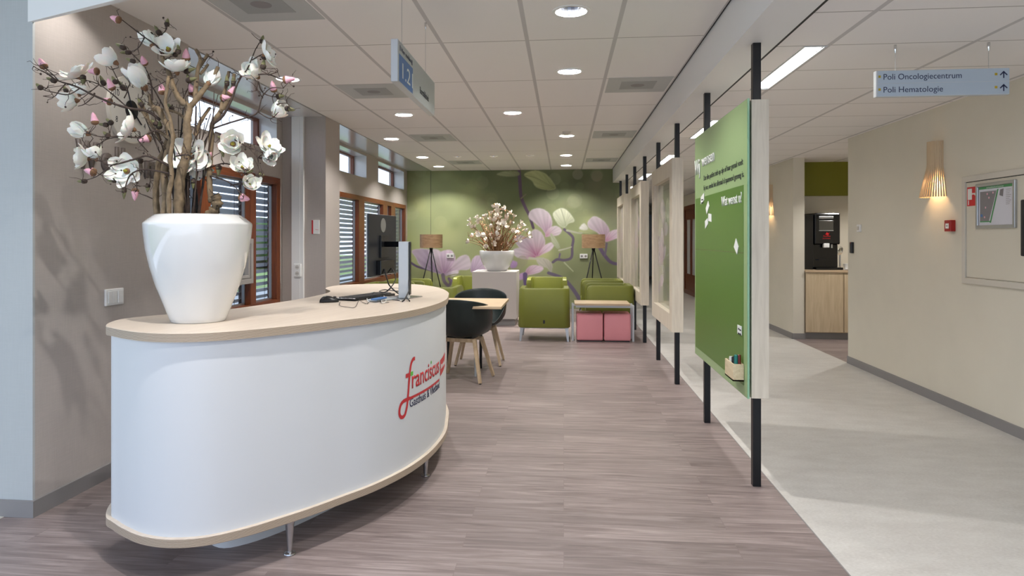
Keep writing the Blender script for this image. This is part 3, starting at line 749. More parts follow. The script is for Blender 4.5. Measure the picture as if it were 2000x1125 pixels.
# big vase
vx, vy, vz = -1.655, 2.975, 1.005
vs_ = .00222
vase = thing('ceramic_vase', 'large glossy white ceramic vase standing on the reception desk', 'vase', (vx, vy, vz))
prof = [(0, 0), (.113, 0), (.118, .004), (.124, .02), (.150, .09), (.178, .165), (.203, .25), (.220, .33), (.228, .40), (.231, .436), (.231, .442), (.227, .448), (.188, .479), (.178, .484), (.165, .481), (.165, .44), (.17, .40), (0, .39)]
b = new(); lathe(b, prof, 96, (vx, vy, vz)); obj('body', b, M['vase'], vase, smooth=50)
b = new(); lathe(b, [(0, .425), (.15, .425), (.164, .42)], 40, (vx, vy, vz)); obj('soil', b, M['bark_k'], vase)

# ------------------------------------------------------------------ magnolia
random.seed(11)
D0 = (vx * -math.sin(YAW) + vy * math.cos(YAW))
def mp(cx_, cy_, dz=0): return at(cx_ / 2.556, cy_ / 2.556, D0 + dz)
PXM = D0 / FPX / 2.556
tree = thing('magnolia_arrangement', 'tall artificial magnolia with white blossoms and pink buds standing in the big white vase', 'flower arrangement', (vx, vy, vz + .42))
def smooth_path(P, n=5): return catmull_open([Vector(p) for p in P], n)
NODES = []
def branch(pts, r0, r1, m, nm='branch', dz0=0, dz1=0, knob=0, seg=8, reg=True):
    n = len(pts); P = [mp(x, y, dz0 + (dz1 - dz0) * i / (n - 1)) for i, (x, y) in enumerate(pts)]
    C = smooth_path(P, 6); k = len(C)
    rad = [(r0 + (r1 - r0) * i / (k - 1)) * PXM * (1 + knob * random.uniform(-1, 1)) for i in range(k)]
    b = new(); tube(b, C, rad, seg)
    if knob:
        for v in b.verts: v.co += Vector([random.uniform(-1, 1) for _ in range(3)]) * r0 * PXM * .07
    o = obj(nm, b, M[m], tree, smooth=True)
    if reg: NODES.extend(P[1:])
    return P
# trunks (coordinates of an enlarged view, converted to metres around the vase axis)
branch([(792, 1150), (778, 1000), (782, 900), (798, 800), (830, 720), (838, 640), (800, 570), (755, 520), (748, 470)], 17, 8, 'bark', 'trunk', .06, .02, .1, 10)
branch([(818, 1150), (828, 980), (820, 860), (838, 760), (860, 680), (815, 590), (790, 545), (760, 540)], 19, 13, 'bark', 'trunk', -.02, -.04, .12, 10)
branch([(888, 1150), (893, 1010), (900, 890), (925, 790), (936, 700), (934, 610), (945, 540), (900, 500), (868, 440), (845, 370), (815, 300), (808, 250)], 27, 8, 'bark', 'trunk', -.08, -.03, .1, 12)
branch([(940, 545), (985, 490), (1030, 430), (1062, 390), (1088, 335)], 15, 9, 'bark', 'branch', -.05, .02, .08, 10)
branch([(975, 500), (978, 430), (988, 350), (1000, 295), (978, 248)], 12, 8, 'bark', 'branch', -.02, .03, .08, 10)
branch([(992, 340), (1020, 300), (1036, 272)], 8, 8, 'bark', 'branch', .02, .05, .05, 8)
branch([(1000, 370), (1022, 345), (1038, 322)], 7, 7, 'bark', 'branch', .02, .05, .05, 8)
branch([(848, 1130), (842, 980), (858, 880), (850, 790), (862, 700), (850, 600), (825, 520), (835, 430), (840, 380)], 12, 7, 'bark', 'trunk', -.12, -.1, .12, 9)
branch([(1040, 1090), (1075, 1040), (1085, 1000), (1072, 970)], 26, 22, 'bark', 'trunk', .02, 0, .3, 12)
branch([(1055, 1010), (1045, 900), (1048, 800), (1056, 700), (1060, 620), (1100, 560), (1150, 480), (1165, 420), (1168, 370)], 15, 9, 'bark', 'trunk', 0, .06, .08, 10)
branch([(1060, 620), (1110, 580), (1155, 500), (1180, 430), (1208, 375)], 8, 4, 'bark_d', 'branch', 0, .02, .05)
branch([(1100, 560), (1112, 490), (1130, 420), (1142, 358)], 8, 8, 'bark', 'branch', .03, .08, .05)
branch([(925, 800), (965, 700), (1000, 610), (1045, 540)], 13, 8, 'bark', 'branch', -.03, .1, .1, 9)
branch([(932, 1150), (925, 1000), (935, 860), (950, 740), (985, 640)], 7, 4, 'bark_k', 'stem', .05, .08)
branch([(984, 1150), (982, 1000), (975, 880), (1010, 740), (1050, 660)], 8, 4, 'bark_k', 'stem', .1, .05)
branch([(905, 1150), (880, 980), (880, 820), (905, 660), (915, 540)], 6, 3, 'bark_k', 'stem', .08, .04)
branch([(870, 1150), (868, 950), (872, 780), (840, 650)], 6, 3, 'bark_k', 'stem', .02, -.08)
branch([(800, 700), (770, 640), (700, 540), (700, 500)], 8, 7, 'bark', 'branch', .03, .05, .1)
branch([(860, 700), (800, 660), (750, 620), (730, 560), (690, 495)], 9, 6, 'bark', 'branch', -.05, .1, .1)
branch([(930, 600), (880, 560), (790, 540), (740, 520)], 7, 6, 'bark', 'branch', .0, .1, .1)
# long thin side branches
SB = [([(800, 600), (740, 560), (640, 540), (560, 512), (470, 480), (380, 430), (290, 400), (235, 368), (190, 350), (168, 330)], 7, 1.8, -.02, -.2),
      ([(640, 540), (560, 470), (500, 420), (430, 400)], 4, 2, -.05, .1),
      ([(840, 700), (780, 655), (700, 685), (600, 682), (500, 682), (440, 665)], 5, 2, .0, -.1),
      ([(600, 682), (540, 690), (500, 720), (450, 740)], 3, 2, -.03, .05),
      ([(850, 830), (740, 775), (660, 800), (560, 825), (500, 800), (440, 785)], 6, 2, -.1, -.2),
      ([(870, 870), (760, 848), (700, 852), (650, 880), (625, 940), (618, 965)], 5, 2, -.1, -.15),
      ([(560, 825), (500, 870), (470, 890), (410, 905)], 3, 2, -.15, -.1),
      ([(820, 320), (790, 240), (720, 190), (650, 135), (600, 92)], 5, 2, -.03, -.1),
      ([(810, 270), (800, 200), (825, 150), (835, 120)], 4, 2, 0, .1),
      ([(760, 500), (755, 400), (710, 330), (650, 262), (600, 232)], 5, 2, 0, .15),
      ([(720, 190), (690, 240), (640, 260)], 3, 2, -.05, .05),
      ([(750, 450), (800, 420), (880, 380)], 3, 2, 0, -.1),
      ([(1200, 390), (1230, 340), (1258, 290), (1275, 240), (1302, 205)], 4, 2, .02, -.02),
      ([(1258, 300), (1300, 270), (1340, 260)], 3, 2, 0, -.05),
      ([(1290, 372), (1340, 375), (1400, 395), (1445, 398)], 4, 2, -.05, -.1),
      ([(1340, 375), (1385, 360)], 3, 2, -.07, -.1),
      ([(1065, 640), (1150, 615), (1240, 588), (1290, 560), (1312, 490), (1350, 440), (1415, 440)], 5, 2, 0, -.1),
      ([(1290, 405), (1310, 460), (1360, 480), (1400, 482)], 3, 2, -.05, .05),
      ([(1312, 490), (1290, 450), (1285, 410)], 3, 3, -.05, -.05),
      ([(1290, 560), (1350, 590), (1390, 560)], 3, 2, -.05, -.1),
      ([(1380, 520), (1430, 515), (1448, 542)], 2.5, 2, -.1, -.1),
      ([(1075, 660), (1160, 690), (1240, 735), (1290, 760), (1335, 800)], 5, 2, 0, -.15),
      ([(1240, 735), (1285, 790), (1290, 840), (1312, 875)], 3, 2, -.05, -.1),
      ([(1050, 835), (1120, 812), (1190, 840), (1240, 850)], 4, 2, 0, -.1),
      ([(1050, 880), (1120, 905), (1180, 940), (1215, 985)], 4, 2, 0, -.1),
      ([(1150, 925), (1210, 915), (1240, 905)], 3, 2, -.05, -.1),
      ([(330, 415), (300, 450), (270, 482), (215, 480)], 3, 1.5, -.2, -.22),
      ([(400, 440), (340, 470), (270, 465), (225, 445), (200, 432)], 3, 1.5, -.15, -.2),
      ([(470, 480), (420, 520), (390, 530)], 3, 2, -.12, -.1),
      ([(290, 400), (260, 370), (235, 345), (212, 325)], 2.5, 2, -.18, -.2),
      ([(740, 760), (690, 700), (715, 690)], 3, 2, -.05, -.1),
      ([(790, 740), (770, 690), (780, 640)], 4, 2, -.05, .0),
      ([(830, 560), (760, 430), (720, 420), (690, 400)], 4, 2, 0, .1),
      ([(620, 490), (640, 440), (600, 420), (560, 350), (545, 310)], 3, 2, .0, .05),
      ([(740, 850), (745, 900), (735, 935)], 2.5, 1.5, -.1, -.1),
      ([(660, 860), (680, 920), (675, 960)], 2.5, 1.5, -.12, -.12),
      ([(880, 780), (920, 770), (945, 775)], 4, 3, -.1, -.2),
      ([(900, 520), (940, 440), (955, 440)], 4, 2, 0, .1)]
for pts, r0, r1, d0, d1 in SB:
    q = [(x + random.uniform(-5, 5), y + random.uniform(-5, 5)) for x, y in pts]; q[0] = pts[0]; q[-1] = pts[-1]
    branch(q, r0, r1, 'bark_d', 'twig', d0, d1, .12, 6)
# fine side twiglets everywhere, one part
b = new()
NN = list(NODES)
for i in range(300):
    p = random.choice(NN); q = p.copy(); P = [q]
    d = Vector((random.uniform(-1, 1), random.uniform(-1, 1), random.uniform(-.6, 1))).normalized()
    for k in range(random.randint(3, 5)):
        d = (d + Vector([random.uniform(-.8, .8) for _ in range(3)])).normalized(); q = q + d * random.uniform(.008, .022); P.append(q)
    tube(b, P, [.0016 * (1 - .12 * k) for k in range(len(P))], 5)
    if random.random() < .35:
        m_ = Matrix.Translation(P[-1]) @ Matrix.Scale(random.uniform(.003, .0055), 4); bmesh.ops.create_icosphere(b, subdivisions=1, radius=1, matrix=m_)
o = obj('twiglets', b, M['bark_d'], tree, smooth=True); o['kind'] = 'stuff'
# inner thin stems rising from the vase
for i in range(22):
    x0 = random.uniform(820, 1040); x1 = x0 + random.uniform(-150, 130); y1 = random.uniform(430, 720); dz = random.uniform(-.1, .14)
    ym = random.uniform(780, 900)
    branch([(x0 * .5 + 470, 1120), (x0 + random.uniform(-15, 15), ym), ((x0 + x1) / 2 + random.uniform(-25, 25), (ym + y1) / 2), (x1, y1)], 4.5, 2, 'bark_d', 'twig', dz * .4, dz, .1, 6, reg=False)

def rot_to(d):
    d = Vector(d).normalized(); return d.to_track_quat('Z', 'Y').to_matrix().to_4x4()
def petal_verts(bm, L, W, a0, a1, az, curl=.25, nu=7, nv=5, jitter=.0, rnd=random):
    """spoon-shaped petal starting at the origin; a = lean away from the axis at base and at tip"""
    rows = []; x = z = 0; st = L / (nu - 1)
    for i in range(nu):
        t = i / (nu - 1); a = a0 + (a1 - a0) * t
        wdt = W * (math.sin(PI * min(1, .13 + .74 * t ** .9)) ** .8) * (1 if t < .97 else .55)
        row = []
        for j in range(nv):
            s = (j / (nv - 1) - .5) * 2; y = s * wdt / 2; cup = curl * wdt * (1 - s * s) * .5
            px_ = x + cup * math.cos(a) * 1; pz_ = z - cup * math.sin(a)
            px_ += jitter * rnd.uniform(-1, 1) * t * L; pz_ += jitter * rnd.uniform(-1, 1) * t * L
            row.append((px_ * math.cos(az) - y * math.sin(az), px_ * math.sin(az) + y * math.cos(az), pz_))
        rows.append([bm.verts.new(p) for p in row]); x += math.sin(a) * st; z += math.cos(a) * st
    for r0, r1 in zip(rows, rows[1:]):
        for j in range(nv - 1): bm.faces.new((r0[j], r0[j + 1], r1[j + 1], r1[j]))
def blossom(pos, rad, d, opening, parent, label=None, small=False):
    X = Matrix.Translation(pos) @ rot_to(d)
    rad *= 1.12; bm = new(); L = rad * 1.6
    k = 6 if not small else 5
    for ring, (n, s, dl) in enumerate(((3, .82, -.25), (k, 1.0, 0))):
        for i in range(n):
            az = 2 * PI * i / n + ring * .5 + random.uniform(-.2, .2)
            petal_verts(bm, L * s * random.uniform(.9, 1.08), rad * random.uniform(1.0, 1.25), opening + dl + random.uniform(-.12, .12) + .35, opening + dl - .25 + random.uniform(-.2, .35), az, .3, 4 if small else 7, 3 if small else 5, .015)
    bm.transform(X); o = obj('blossom', bm, M['petal'], parent, smooth=True)
    if not small:
        b2 = new(); lathe(b2, [(0, -.35), (.10, -.33), (.2, -.15), (.26, .02), (.22, .1), (.1, .12), (0, .12)], 10); b2.transform(X @ Matrix.Scale(rad, 4)); obj('calyx', b2, M['calyx'], o, smooth=True)
        b3 = new(); lathe(b3, [(0, .1), (.12, .12), (.15, .25), (.1, .42), (0, .5)], 10); b3.transform(X @ Matrix.Scale(rad, 4)); obj('stamen', b3, M['stamen'], o, smooth=True)
    return o
def pt_local(o): pass
BL = [(745, 200, 48, (-.5, .0, .8)), (832, 232, 50, (.2, -.9, .3)), (548, 292, 50, (-.8, -.2, .6)), (372, 348, 56, (-.3, -.5, .8)), (692, 392, 70, (-.3, -.5, .8)), (878, 325, 50, (0, -.3, .95)),
      (1262, 358, 54, (-.2, -.8, .4)), (1352, 262, 46, (.7, .1, .3)), (1390, 555, 54, (.7, -.5, .4)), (400, 450, 36, (0, .2, .9)), (348, 505, 48, (-.9, -.2, -.1)), (622, 630, 54, (-.7, -.5, .3)),
      (402, 655, 50, (-.8, -.3, .3)), (402, 785, 50, (-.8, -.5, .1)), (468, 768, 40, (-.3, -.2, .9)), (615, 850, 54, (.1, -1, .05)), (925, 765, 70, (-.1, -1, .2)), (995, 790, 46, (.4, -.8, -.1)), (1160, 712, 56, (.3, -.8, .1)),
      (1352, 720, 46, (.6, -.4, .5)), (1342, 775, 46, (.6, -.5, -.2)), (1208, 825, 42, (.3, -.7, .5)), (1250, 915, 40, (.5, -.5, .3)), (1000, 860, 38, (.3, -.3, -.9)), (1052, 400, 48, (0, .6, .6)), (310, 350, 0, (0, 0, 1))]
def nearest_twig(p, r=1.6):
    q = min(NN, key=lambda n: (n - p).length + (0.02 if n.z > p.z else 0))
    if (q - p).length > .012:
        mid = [(q.lerp(p, t) + Vector([random.uniform(-.01, .01) for _ in range(3)])) for t in (.33, .66)]
        b = new(); tube(b, [q] + mid + [p], [r * PXM * 1.6, r * PXM * 1.3, r * PXM * 1.2, r * PXM], 6); obj('twig', b, M['bark_d'], tree, smooth=True)
for i, (x, y, r, d) in enumerate(BL):
    if not r: continue
    d = Vector(d).normalized(); dep = random.uniform(-.18, .06)
    nn = min(NN, key=lambda n: ((mp(x, y, 0) - n).length)); dep = (nn.x * -math.sin(YAW) + nn.y * math.cos(YAW)) - D0 + random.uniform(-.04, .02)
    rad = r * PXM; c = mp(x, y, dep); p = c - d * rad * .62
    blossom(p, rad, d, [.25, .75, .5, 1.0][i % 4] if i not in (15, 16) else 1.05, tree)
    nearest_twig(p - d * rad * .3)
def bud(x, y, L, W, d, m, sheath=True):
    nn = min(NN, key=lambda n: ((mp(x, y, 0) - n).length)); dep = (nn.x * -math.sin(YAW) + nn.y * math.cos(YAW)) - D0 + random.uniform(-.03, .03)
    d = Vector(d).normalized(); c = mp(x, y, dep) - d * L * PXM * .5
    X = Matrix.Translation(c) @ rot_to(d) @ Matrix.Diagonal((W * PXM, W * PXM, L * PXM, 1))
    b = new(); lathe(b, [(0, 0), (.35, .04), (.5, .25), (.44, .5), (.26, .78), (.08, .96), (0, 1)], 9)
    for v in b.verts: v.co.x += .08 * v.co.z ** 2; v.co.y *= 1 + .15 * math.sin(v.co.z * 9)
    b.transform(X); o = obj('bud', b, M[m], tree, smooth=True)
    if sheath:
        b = new(); lathe(b, [(0, -.08), (.25, -.05), (.5, .06), (.55, .2 if m == 'petal_p' else .34), (.46, .27 if m == 'petal_p' else .42), (.4, .15)], 9); b.transform(X); obj('sheath', b, M['calyx'] if m == 'petal_p' else M['bark_d'], o, smooth=True)
    nearest_twig(c, 1.3)
PB = [(575, 93, (-.8, 0, .3)), (210, 315, (-.5, 0, .9)), (465, 356, (-1, 0, 0)), (715, 302, (0, -.6, .7)), (928, 272, (.1, -.3, .9)), (550, 420, (-.2, -.4, .8)), (652, 358, (-.4, 0, .8)), (808, 442, (-.2, 0, 1)), (955, 438, (0, -.7, .6)),
      (1128, 487, (.8, 0, .1)), (470, 590, (-.2, 0, 1)), (720, 697, (-.5, -.5, -.3)), (1042, 782, (.5, -.3, .6)), (675, 973, (0, 0, -1)), (448, 855, (-.8, 0, .2)), (532, 503, (-.9, 0, .3)), (1445, 396, (.9, 0, .1)), (1362, 430, (0, -.6, .8)), (1222, 990, (.8, -.2, -.2)), (1160, 450, (.5, 0, .8)), (1105, 735, (-.7, 0, .3))]
for x, y, d in PB: bud(x, y, random.uniform(48, 62), random.uniform(32, 40), d, 'petal_p')
GB = [(835, 110, (.1, 0, 1)), (785, 150, (-.5, 0, .8)), (735, 165, (-.8, 0, .3)), (600, 230, (-.9, 0, .5)), (625, 262, (-1, 0, 0)), (650, 300, (-.8, 0, .3)), (890, 245, (0, 0, 1)), (255, 397, (-.8, 0, .3)), (195, 430, (-.7, 0, .6)), (325, 442, (-.4, 0, .9)), (415, 400, (0, 0, -1)), (510, 400, (-.4, 0, .9)),
      (570, 398, (-.5, 0, .8)), (606, 425, (-.5, 0, .7)), (950, 350, (.9, 0, .3)), (958, 396, (.8, 0, .2)), (1133, 400, (0, 0, 1)), (1165, 402, (0, 0, 1)), (1310, 195, (.2, 0, 1)), (1315, 320, (.1, 0, 1)), (1325, 278, (.6, 0, .8)), (515, 622, (-.9, 0, .1)), (545, 605, (-.6, 0, .5)), (378, 675, (-1, 0, 0)), (530, 670, (-.7, 0, .6)),
      (408, 905, (-1, 0, 0)), (560, 900, (-1, 0, 0)), (620, 966, (0, 0, -1)), (738, 940, (0, 0, -1)), (1400, 480, (.9, 0, .1)), (1449, 545, (.9, 0, -.2)), (1092, 852, (0, 0, -1)), (1332, 800, (.6, 0, -.6)), (1108, 692, (-.7, 0, .4)), (850, 532, (-.6, 0, .7)), (770, 610, (-.6, 0, .5)), (690, 800, (-.8, 0, .2)), (1300, 872, (.9, 0, -.1)), (1240, 855, (.9, 0, .1)), (795, 622, (.3, -.5, .7)), (700, 510, (-.5, 0, .8)), (1110, 760, (.2, 0, -.9)), (940, 390, (-.2, 0, 1)), (880, 260, (.4, 0, .9)), (965, 920, (0, 0, -1))]
for x, y, d in GB: bud(x, y, random.uniform(40, 62), random.uniform(22, 28), d, 'budg')
tree_parts = len(tree.children)

# ================================================================== THINGS ON THE DESK
DT = 1.005
# monitor
mon = thing('monitor', 'slim black monitor seen from behind on a silver stand, on the reception desk', 'monitor', (-.98, 4.17, DT))
A = Vector((-1.165, 4.03, 0)); B = Vector((-1.115, 4.50, 0)); t_ = (B - A).normalized(); n_ = Vector((t_.y, -t_.x, 0)) # towards +x: rear
b = new()
for z0, z1, off, th, ins in ((1.147, 1.530, 0, .012, 0),):
    vs = [A - n_ * th, B - n_ * th, B, A]; prism(b, vs, z0, z1)
obj('back_cover', b, M['screen'], mon, bevel=.002)
b = new(); prism(b, [A - n_ * .0125, B - n_ * .0125, B - n_ * .0195, A - n_ * .0195], 1.145, 1.532); obj('display', b, M['alu_soft'], mon, bevel=.001)
c0 = A.lerp(B, .5)
def onback(u, z, h=0): return A + t_ * u + n_ * h + Vector((0, 0, z))
b = new(); vs = [onback(.235 + .045 * math.cos(k * PI / 12), 1.465 + .045 * math.sin(k * PI / 12), .0008) for k in range(24)]; b.faces.new([b.verts.new(v) for v in vs]); obj('badge', b, M['alu'], mon)
b = new(); prism(b, [onback(.17, 0, .012), onback(.31, 0, .012), onback(.31, 0, 0), onback(.17, 0, 0)], 1.26, 1.40); obj('mount_plate', b, M['rubber'], mon, bevel=.002)
b = new(); prism(b, [onback(.12, 0, .03), onback(.36, 0, .03), onback(.36, 0, 0), onback(.12, 0, 0)], 1.155, 1.245); obj('port_cover', b, M['machine'], mon, bevel=.004)
colp = Vector((-.972, 4.13, 0))
b = new(); bar(b, onback(.24, 1.345, .01), (colp.x + .0, colp.y + .06, 1.345), .03, .035); obj('arm', b, M['blackmetal'], mon, bevel=.003)
b = new(); cx_, cy_ = -.975, 4.145
prism(b, [(cx_ - .034, cy_ - .02), (cx_ + .027, cy_ - .012), (cx_ + .03, cy_ + .03), (cx_ - .031, cy_ + .03)], DT + .008, 1.362); obj('stand_column', b, M['alu_soft'], mon, bevel=.004)
b = new(); box(b, cx_ + .029, cx_ + .036, cy_ - .008, cy_ + .028, DT + .03, 1.36); obj('column_groove', b, M['blackmetal'], mon)
b = new(); prism(b, [(-1.09, 4.14), (-1.015, 4.03), (-.90, 4.30), (-1.0, 4.40)], DT, DT + .008)
b.free(); b = new(); prism(b, [(-1.150, 4.20), (-.985, 4.035), (-.900, 4.33), (-1.06, 4.40)], DT, DT + .007); obj('stand_base', b, M['steel'], mon, bevel=.002)
def cable(nm, pts, r, m, label, loc, grp='cables on the desk'):
    b = new(); tube(b, catmull_open([Vector(p) for p in pts], 8), r, 8); o = obj(nm, b, m, smooth=True); return tag(o, label, 'cable', grp)
def dk(px, py, h=.004):
    s, c = math.sin(YAW), math.cos(YAW); a = (px - CXP) / FPX; r = Vector((-s + a * c, c + a * s, (CYP - py) / FPX)); t = (DT + h - CAMH) / r.z
    return Vector((r.x * t, r.y * t, DT + h))
pc = onback(.17, 1.19, .032); pc2 = onback(.3, 1.19, .032)
cable('power_cable', [pc, pc + Vector((.02, -.01, -.06)), (-1.07, 4.15, 1.09), (-1.02, 4.15, 1.045), (-.985, 4.175, 1.03), dk(800, 588)], .004, M['rubber'], 'thick black cable running from the monitor back down to its stand', None)
cable('video_cable', [pc2, pc2 + Vector((.03, -.02, -.05)), (-1.06, 4.22, 1.10), (-1.10, 4.18, 1.05), dk(741, 569, .012), dk(752, 566, .012), dk(778, 569, .012)], .0035, M['rubber'], 'black cable looping from the monitor onto the desk behind the stand', None)
cable('usb_cable', [dk(664, 590), dk(664, 597), dk(680, 600), dk(693, 600), dk(700, 588), dk(704, 582, .015)], .0015, M['rubber'], 'thin black mouse cable looped on the desk front', None)
cable('thin_cable', [dk(704, 588), dk(716, 593), dk(722, 588), dk(728, 575, .03), (-1.16, 4.12, 1.05), dk(742, 574, .02), dk(743, 588), dk(748, 591), dk(760, 590)], .0015, M['rubber'], 'thin black cable rising in a peak above the keyboard', None)
cable('white_cable', [dk(730, 570, .01), dk(719, 575, .006), dk(717, 586, .006), dk(722, 590, .004)], .003, M['cable_w'], 'white cable arcing over the keyboard end', None)
cable('white_loop_cable', [dk(752, 586), dk(750, 578, .01), dk(754, 588, .01), dk(746, 591, .006), dk(748, 580, .012), dk(770, 582, .006), dk(785, 588, .006)], .0025, M['cable_w'], 'coiled white cable between the hub and the monitor stand', None)
cable('slanting_cable', [dk(753, 575), dk(765, 563, .03), (-1.01, 4.28, 1.06), (-.98, 4.2, 1.06)], .0015, M['rubber'], 'thin black cable slanting up behind the silver stand', None)
b = new(); tube(b, [(-.945, 4.14, 1.13), (-.94, 4.12, 1.06), dk(789, 587, .01), dk(785, 589)], .004, 8)
o = obj('strap_cable', b, M['rubber'], smooth=True); tag(o, 'black cable bundle clipped to the right side of the silver stand', 'cable', 'cables on the desk')
hub = thing('usb_hub', 'small white and blue box lying beside the keyboard', 'usb hub', (-1.13, 4.08, DT))
b = new(); bar(b, dk(726, 587, .008), dk(776, 581, .008), .075, .012); obj('case', b, M['alu_soft'], hub, bevel=.003)
b = new(); bar(b, dk(730, 585, .019), dk(750, 581, .019), .04, .009); obj('dongle', b, M['blue'], hub, bevel=.003)
# keyboard
kb = thing('keyboard', 'black keyboard lying on the desk between mouse and monitor', 'keyboard', (-1.26, 4.24, DT))
k0, k1 = Vector((-1.300, 3.985, 0)), Vector((-1.20, 4.56, 0))
kb0 = Vector((-1.31, 4.02, 0)); kd = Vector((.36, .93, 0)).normalized() if False else (Vector((-1.17, 4.44, 0)) - kb0).normalized(); kn = Vector((kd.y, -kd.x, 0))
b = new(); P4 = [kb0 - kn * .075, kb0 + kd * .44 - kn * .075, kb0 + kd * .44 + kn * .075, kb0 + kn * .075]; prism(b, P4, DT, DT + .016); obj('case', b, M['rubber'], kb, bevel=.004)
for r_ in range(5):
    for c_ in range(16):
        if c_ == 15 and r_ == 4: continue
        o_ = kb0 + kd * (.018 + c_ * .0265) + kn * (-.058 + r_ * .025); b = new() if (r_ == 0 and c_ == 0) else b
        if r_ == 0 and c_ == 0: kbm = b
        prism(kbm, [o_, o_ + kd * .022, o_ + kd * .022 + kn * .021, o_ + kn * .021], DT + .016, DT + .021)
obj('keys', kbm, M['dkgrey'], kb)
ms = thing('computer_mouse', 'black computer mouse at the left end of the keyboard', 'mouse', (-1.375, 3.93, DT))
b = new(); r = bmesh.ops.create_uvsphere(b, u_segments=24, v_segments=14, radius=1)
for v in b.verts: v.co = Vector((v.co.x * .058, v.co.y * .033, max(0, v.co.z) * .034 * (1.1 - .35 * v.co.x)))
b.transform(Matrix.Translation((-1.375, 3.925, DT)) @ Matrix.Rotation(R(35), 4, 'Z')); obj('shell', b, M['rubber'], ms, smooth=True)
b = new(); tube(b, [(-1.352, 3.935, DT + .03), (-1.34, 3.945, DT + .029)], .005, 8); obj('scroll_wheel', b, M['dkgrey'], ms)

# ================================================================== ROW OF DIVIDERS
PY = [3.964, 5.285, 6.653, 7.951, 9.264, 10.55, 11.85, 13.15]
def posts(t, ya, yb):
    for y in (ya, yb):
        b = new(); box(b, 1.048, 1.092, y - .022, y + .022, 0, 2.47); obj('post', b, M['blackmetal'], t, bevel=.002)
PZ0, PZ1 = .503, 2.143
t = thing('message_board', 'green wish board on a pale wooden panel held by black floor to ceiling posts', 'message board', (1.06, 4.6, 0))
y0, y1 = 3.885, 5.375
b = new(); box(b, 1.025, 1.118, y0, y1, PZ0, PZ1); obj('panel', b, M['maple'], t, bevel=.002)
posts(t, PY[0], PY[1])
b = new(); box(b, 1.001, 1.012, y0 - .012, y1, PZ0, PZ1 + .005); bd = obj('board', b, M['bd_e'], t, bevel=.001)
b = new(); box(b, .9995, 1.001, y0 - .008, y1, PZ0 + .003, PZ1 + .002); obj('light_green_sheet', b, M['bd_l'], bd)
b = new(); box(b, .998, .9995, y0 + .065, y1 - .03, PZ0 + .058, 1.68); obj('dark_green_sheet', b, M['bd_d'], bd)
b = new(); box(b, .9975, .998, y0 + .065, y1 - .03, 1.298, 1.301); obj('seam', b, M['budg'], bd)
XB = .9975
def btext(nm, s, y, z, h, wd, m, depth=.001, bold=0): return text_obj(nm, s, M[m], bd, (XB, y, z), (0, -1, 0), (0, 0, 1), h, wd, depth=depth, bold=bold, shear=.0)
btext('lettering', 'Wij', 5.365, 1.86, .115, .20, 'paper', .004, .012)
btext('lettering', 'wensen', 5.10, 1.90, .085, .42, 'paper', .004, .012)
btext('lettering', 'Dat elke patiënt zich op zijn of haar gemak voelt', 5.04, 1.795, .036, 1.08, 'ink')
btext('lettering', 'bij ons, omdat het allemaal al spannend genoeg is.', 5.04, 1.725, .036, 1.10, 'ink')
btext('lettering', 'Wat wenst u?', 4.48, 1.585, .062, .50, 'paper', .002, .012)
def note(nm, pts, label):
    b = new(); lo = [b.verts.new((XB - .0002, y, z)) for y, z in pts]; hi = [b.verts.new((XB - .0028, y, z)) for y, z in pts]
    for k in range(len(pts)): b.faces.new((lo[k], lo[(k + 1) % len(pts)], hi[(k + 1) % len(pts)], hi[k]))
    b.faces.new(lo); b.faces.new(hi[::-1]); o = obj(nm, b, M['paper']); tag(o, label, 'note', 'white notes on the green board'); return o
def bxy(px, py):  # point on the board face
    s, c = math.sin(YAW), math.cos(YAW); a = (px - CXP) / FPX; r = Vector((-s + a * c, c + a * s, (CYP - py) / FPX)); tt = XB / r.x
    return (r.y * tt, CAMH + r.z * tt)
def cpt(x, y): return bxy(1340 + x / 3.75, 180 + y / 3.75)
n1 = note('note', [cpt(110, 822), cpt(133, 790), cpt(133, 738), cpt(110, 770)], 'small white note with writing, topmost of those on the green board')
n1.name = 'note'
for k in range(2):
    y_, z_ = cpt(113, 775 + 22 * k)
    text_obj('writing', 'wens', M['ink'], n1, (XB - .003, y_ - .01, z_ - .02), (0, -1, 0), (0, 0, 1), .014, .07)
note('note', [cpt(146, 850), cpt(163, 797), cpt(171, 835), cpt(153, 895)], 'white diamond shaped note just below the topmost one on the green board')
note('note', [cpt(165, 888), cpt(187, 893), cpt(187, 950), cpt(165, 942)], 'blank square white note, right one of the pair on the green board')
note('note', [cpt(140, 945), cpt(160, 922), cpt(162, 965), cpt(143, 1000)], 'blank square white note, left one of the pair on the green board')
note('note', [bxy(1434, 482), bxy(1438, 466), bxy(1443, 482), bxy(1440, 497)], 'blank white diamond note alone in the middle of the green board')
n2 = note('note', [bxy(1441, 634), bxy(1449, 637.5), bxy(1449, 655), bxy(1441, 651.5)], 'white note with black handwriting above the pen holder')
for k, wd in enumerate(('Wees', 'moedig')):
    y_, z_ = bxy(1442, 639 + 8 * k); text_obj('writing', wd, M['ink'], n2, (XB - .003, y_ - .004, z_ - .014), (0, -1, 0), (0, 0, 1), .014, .07)
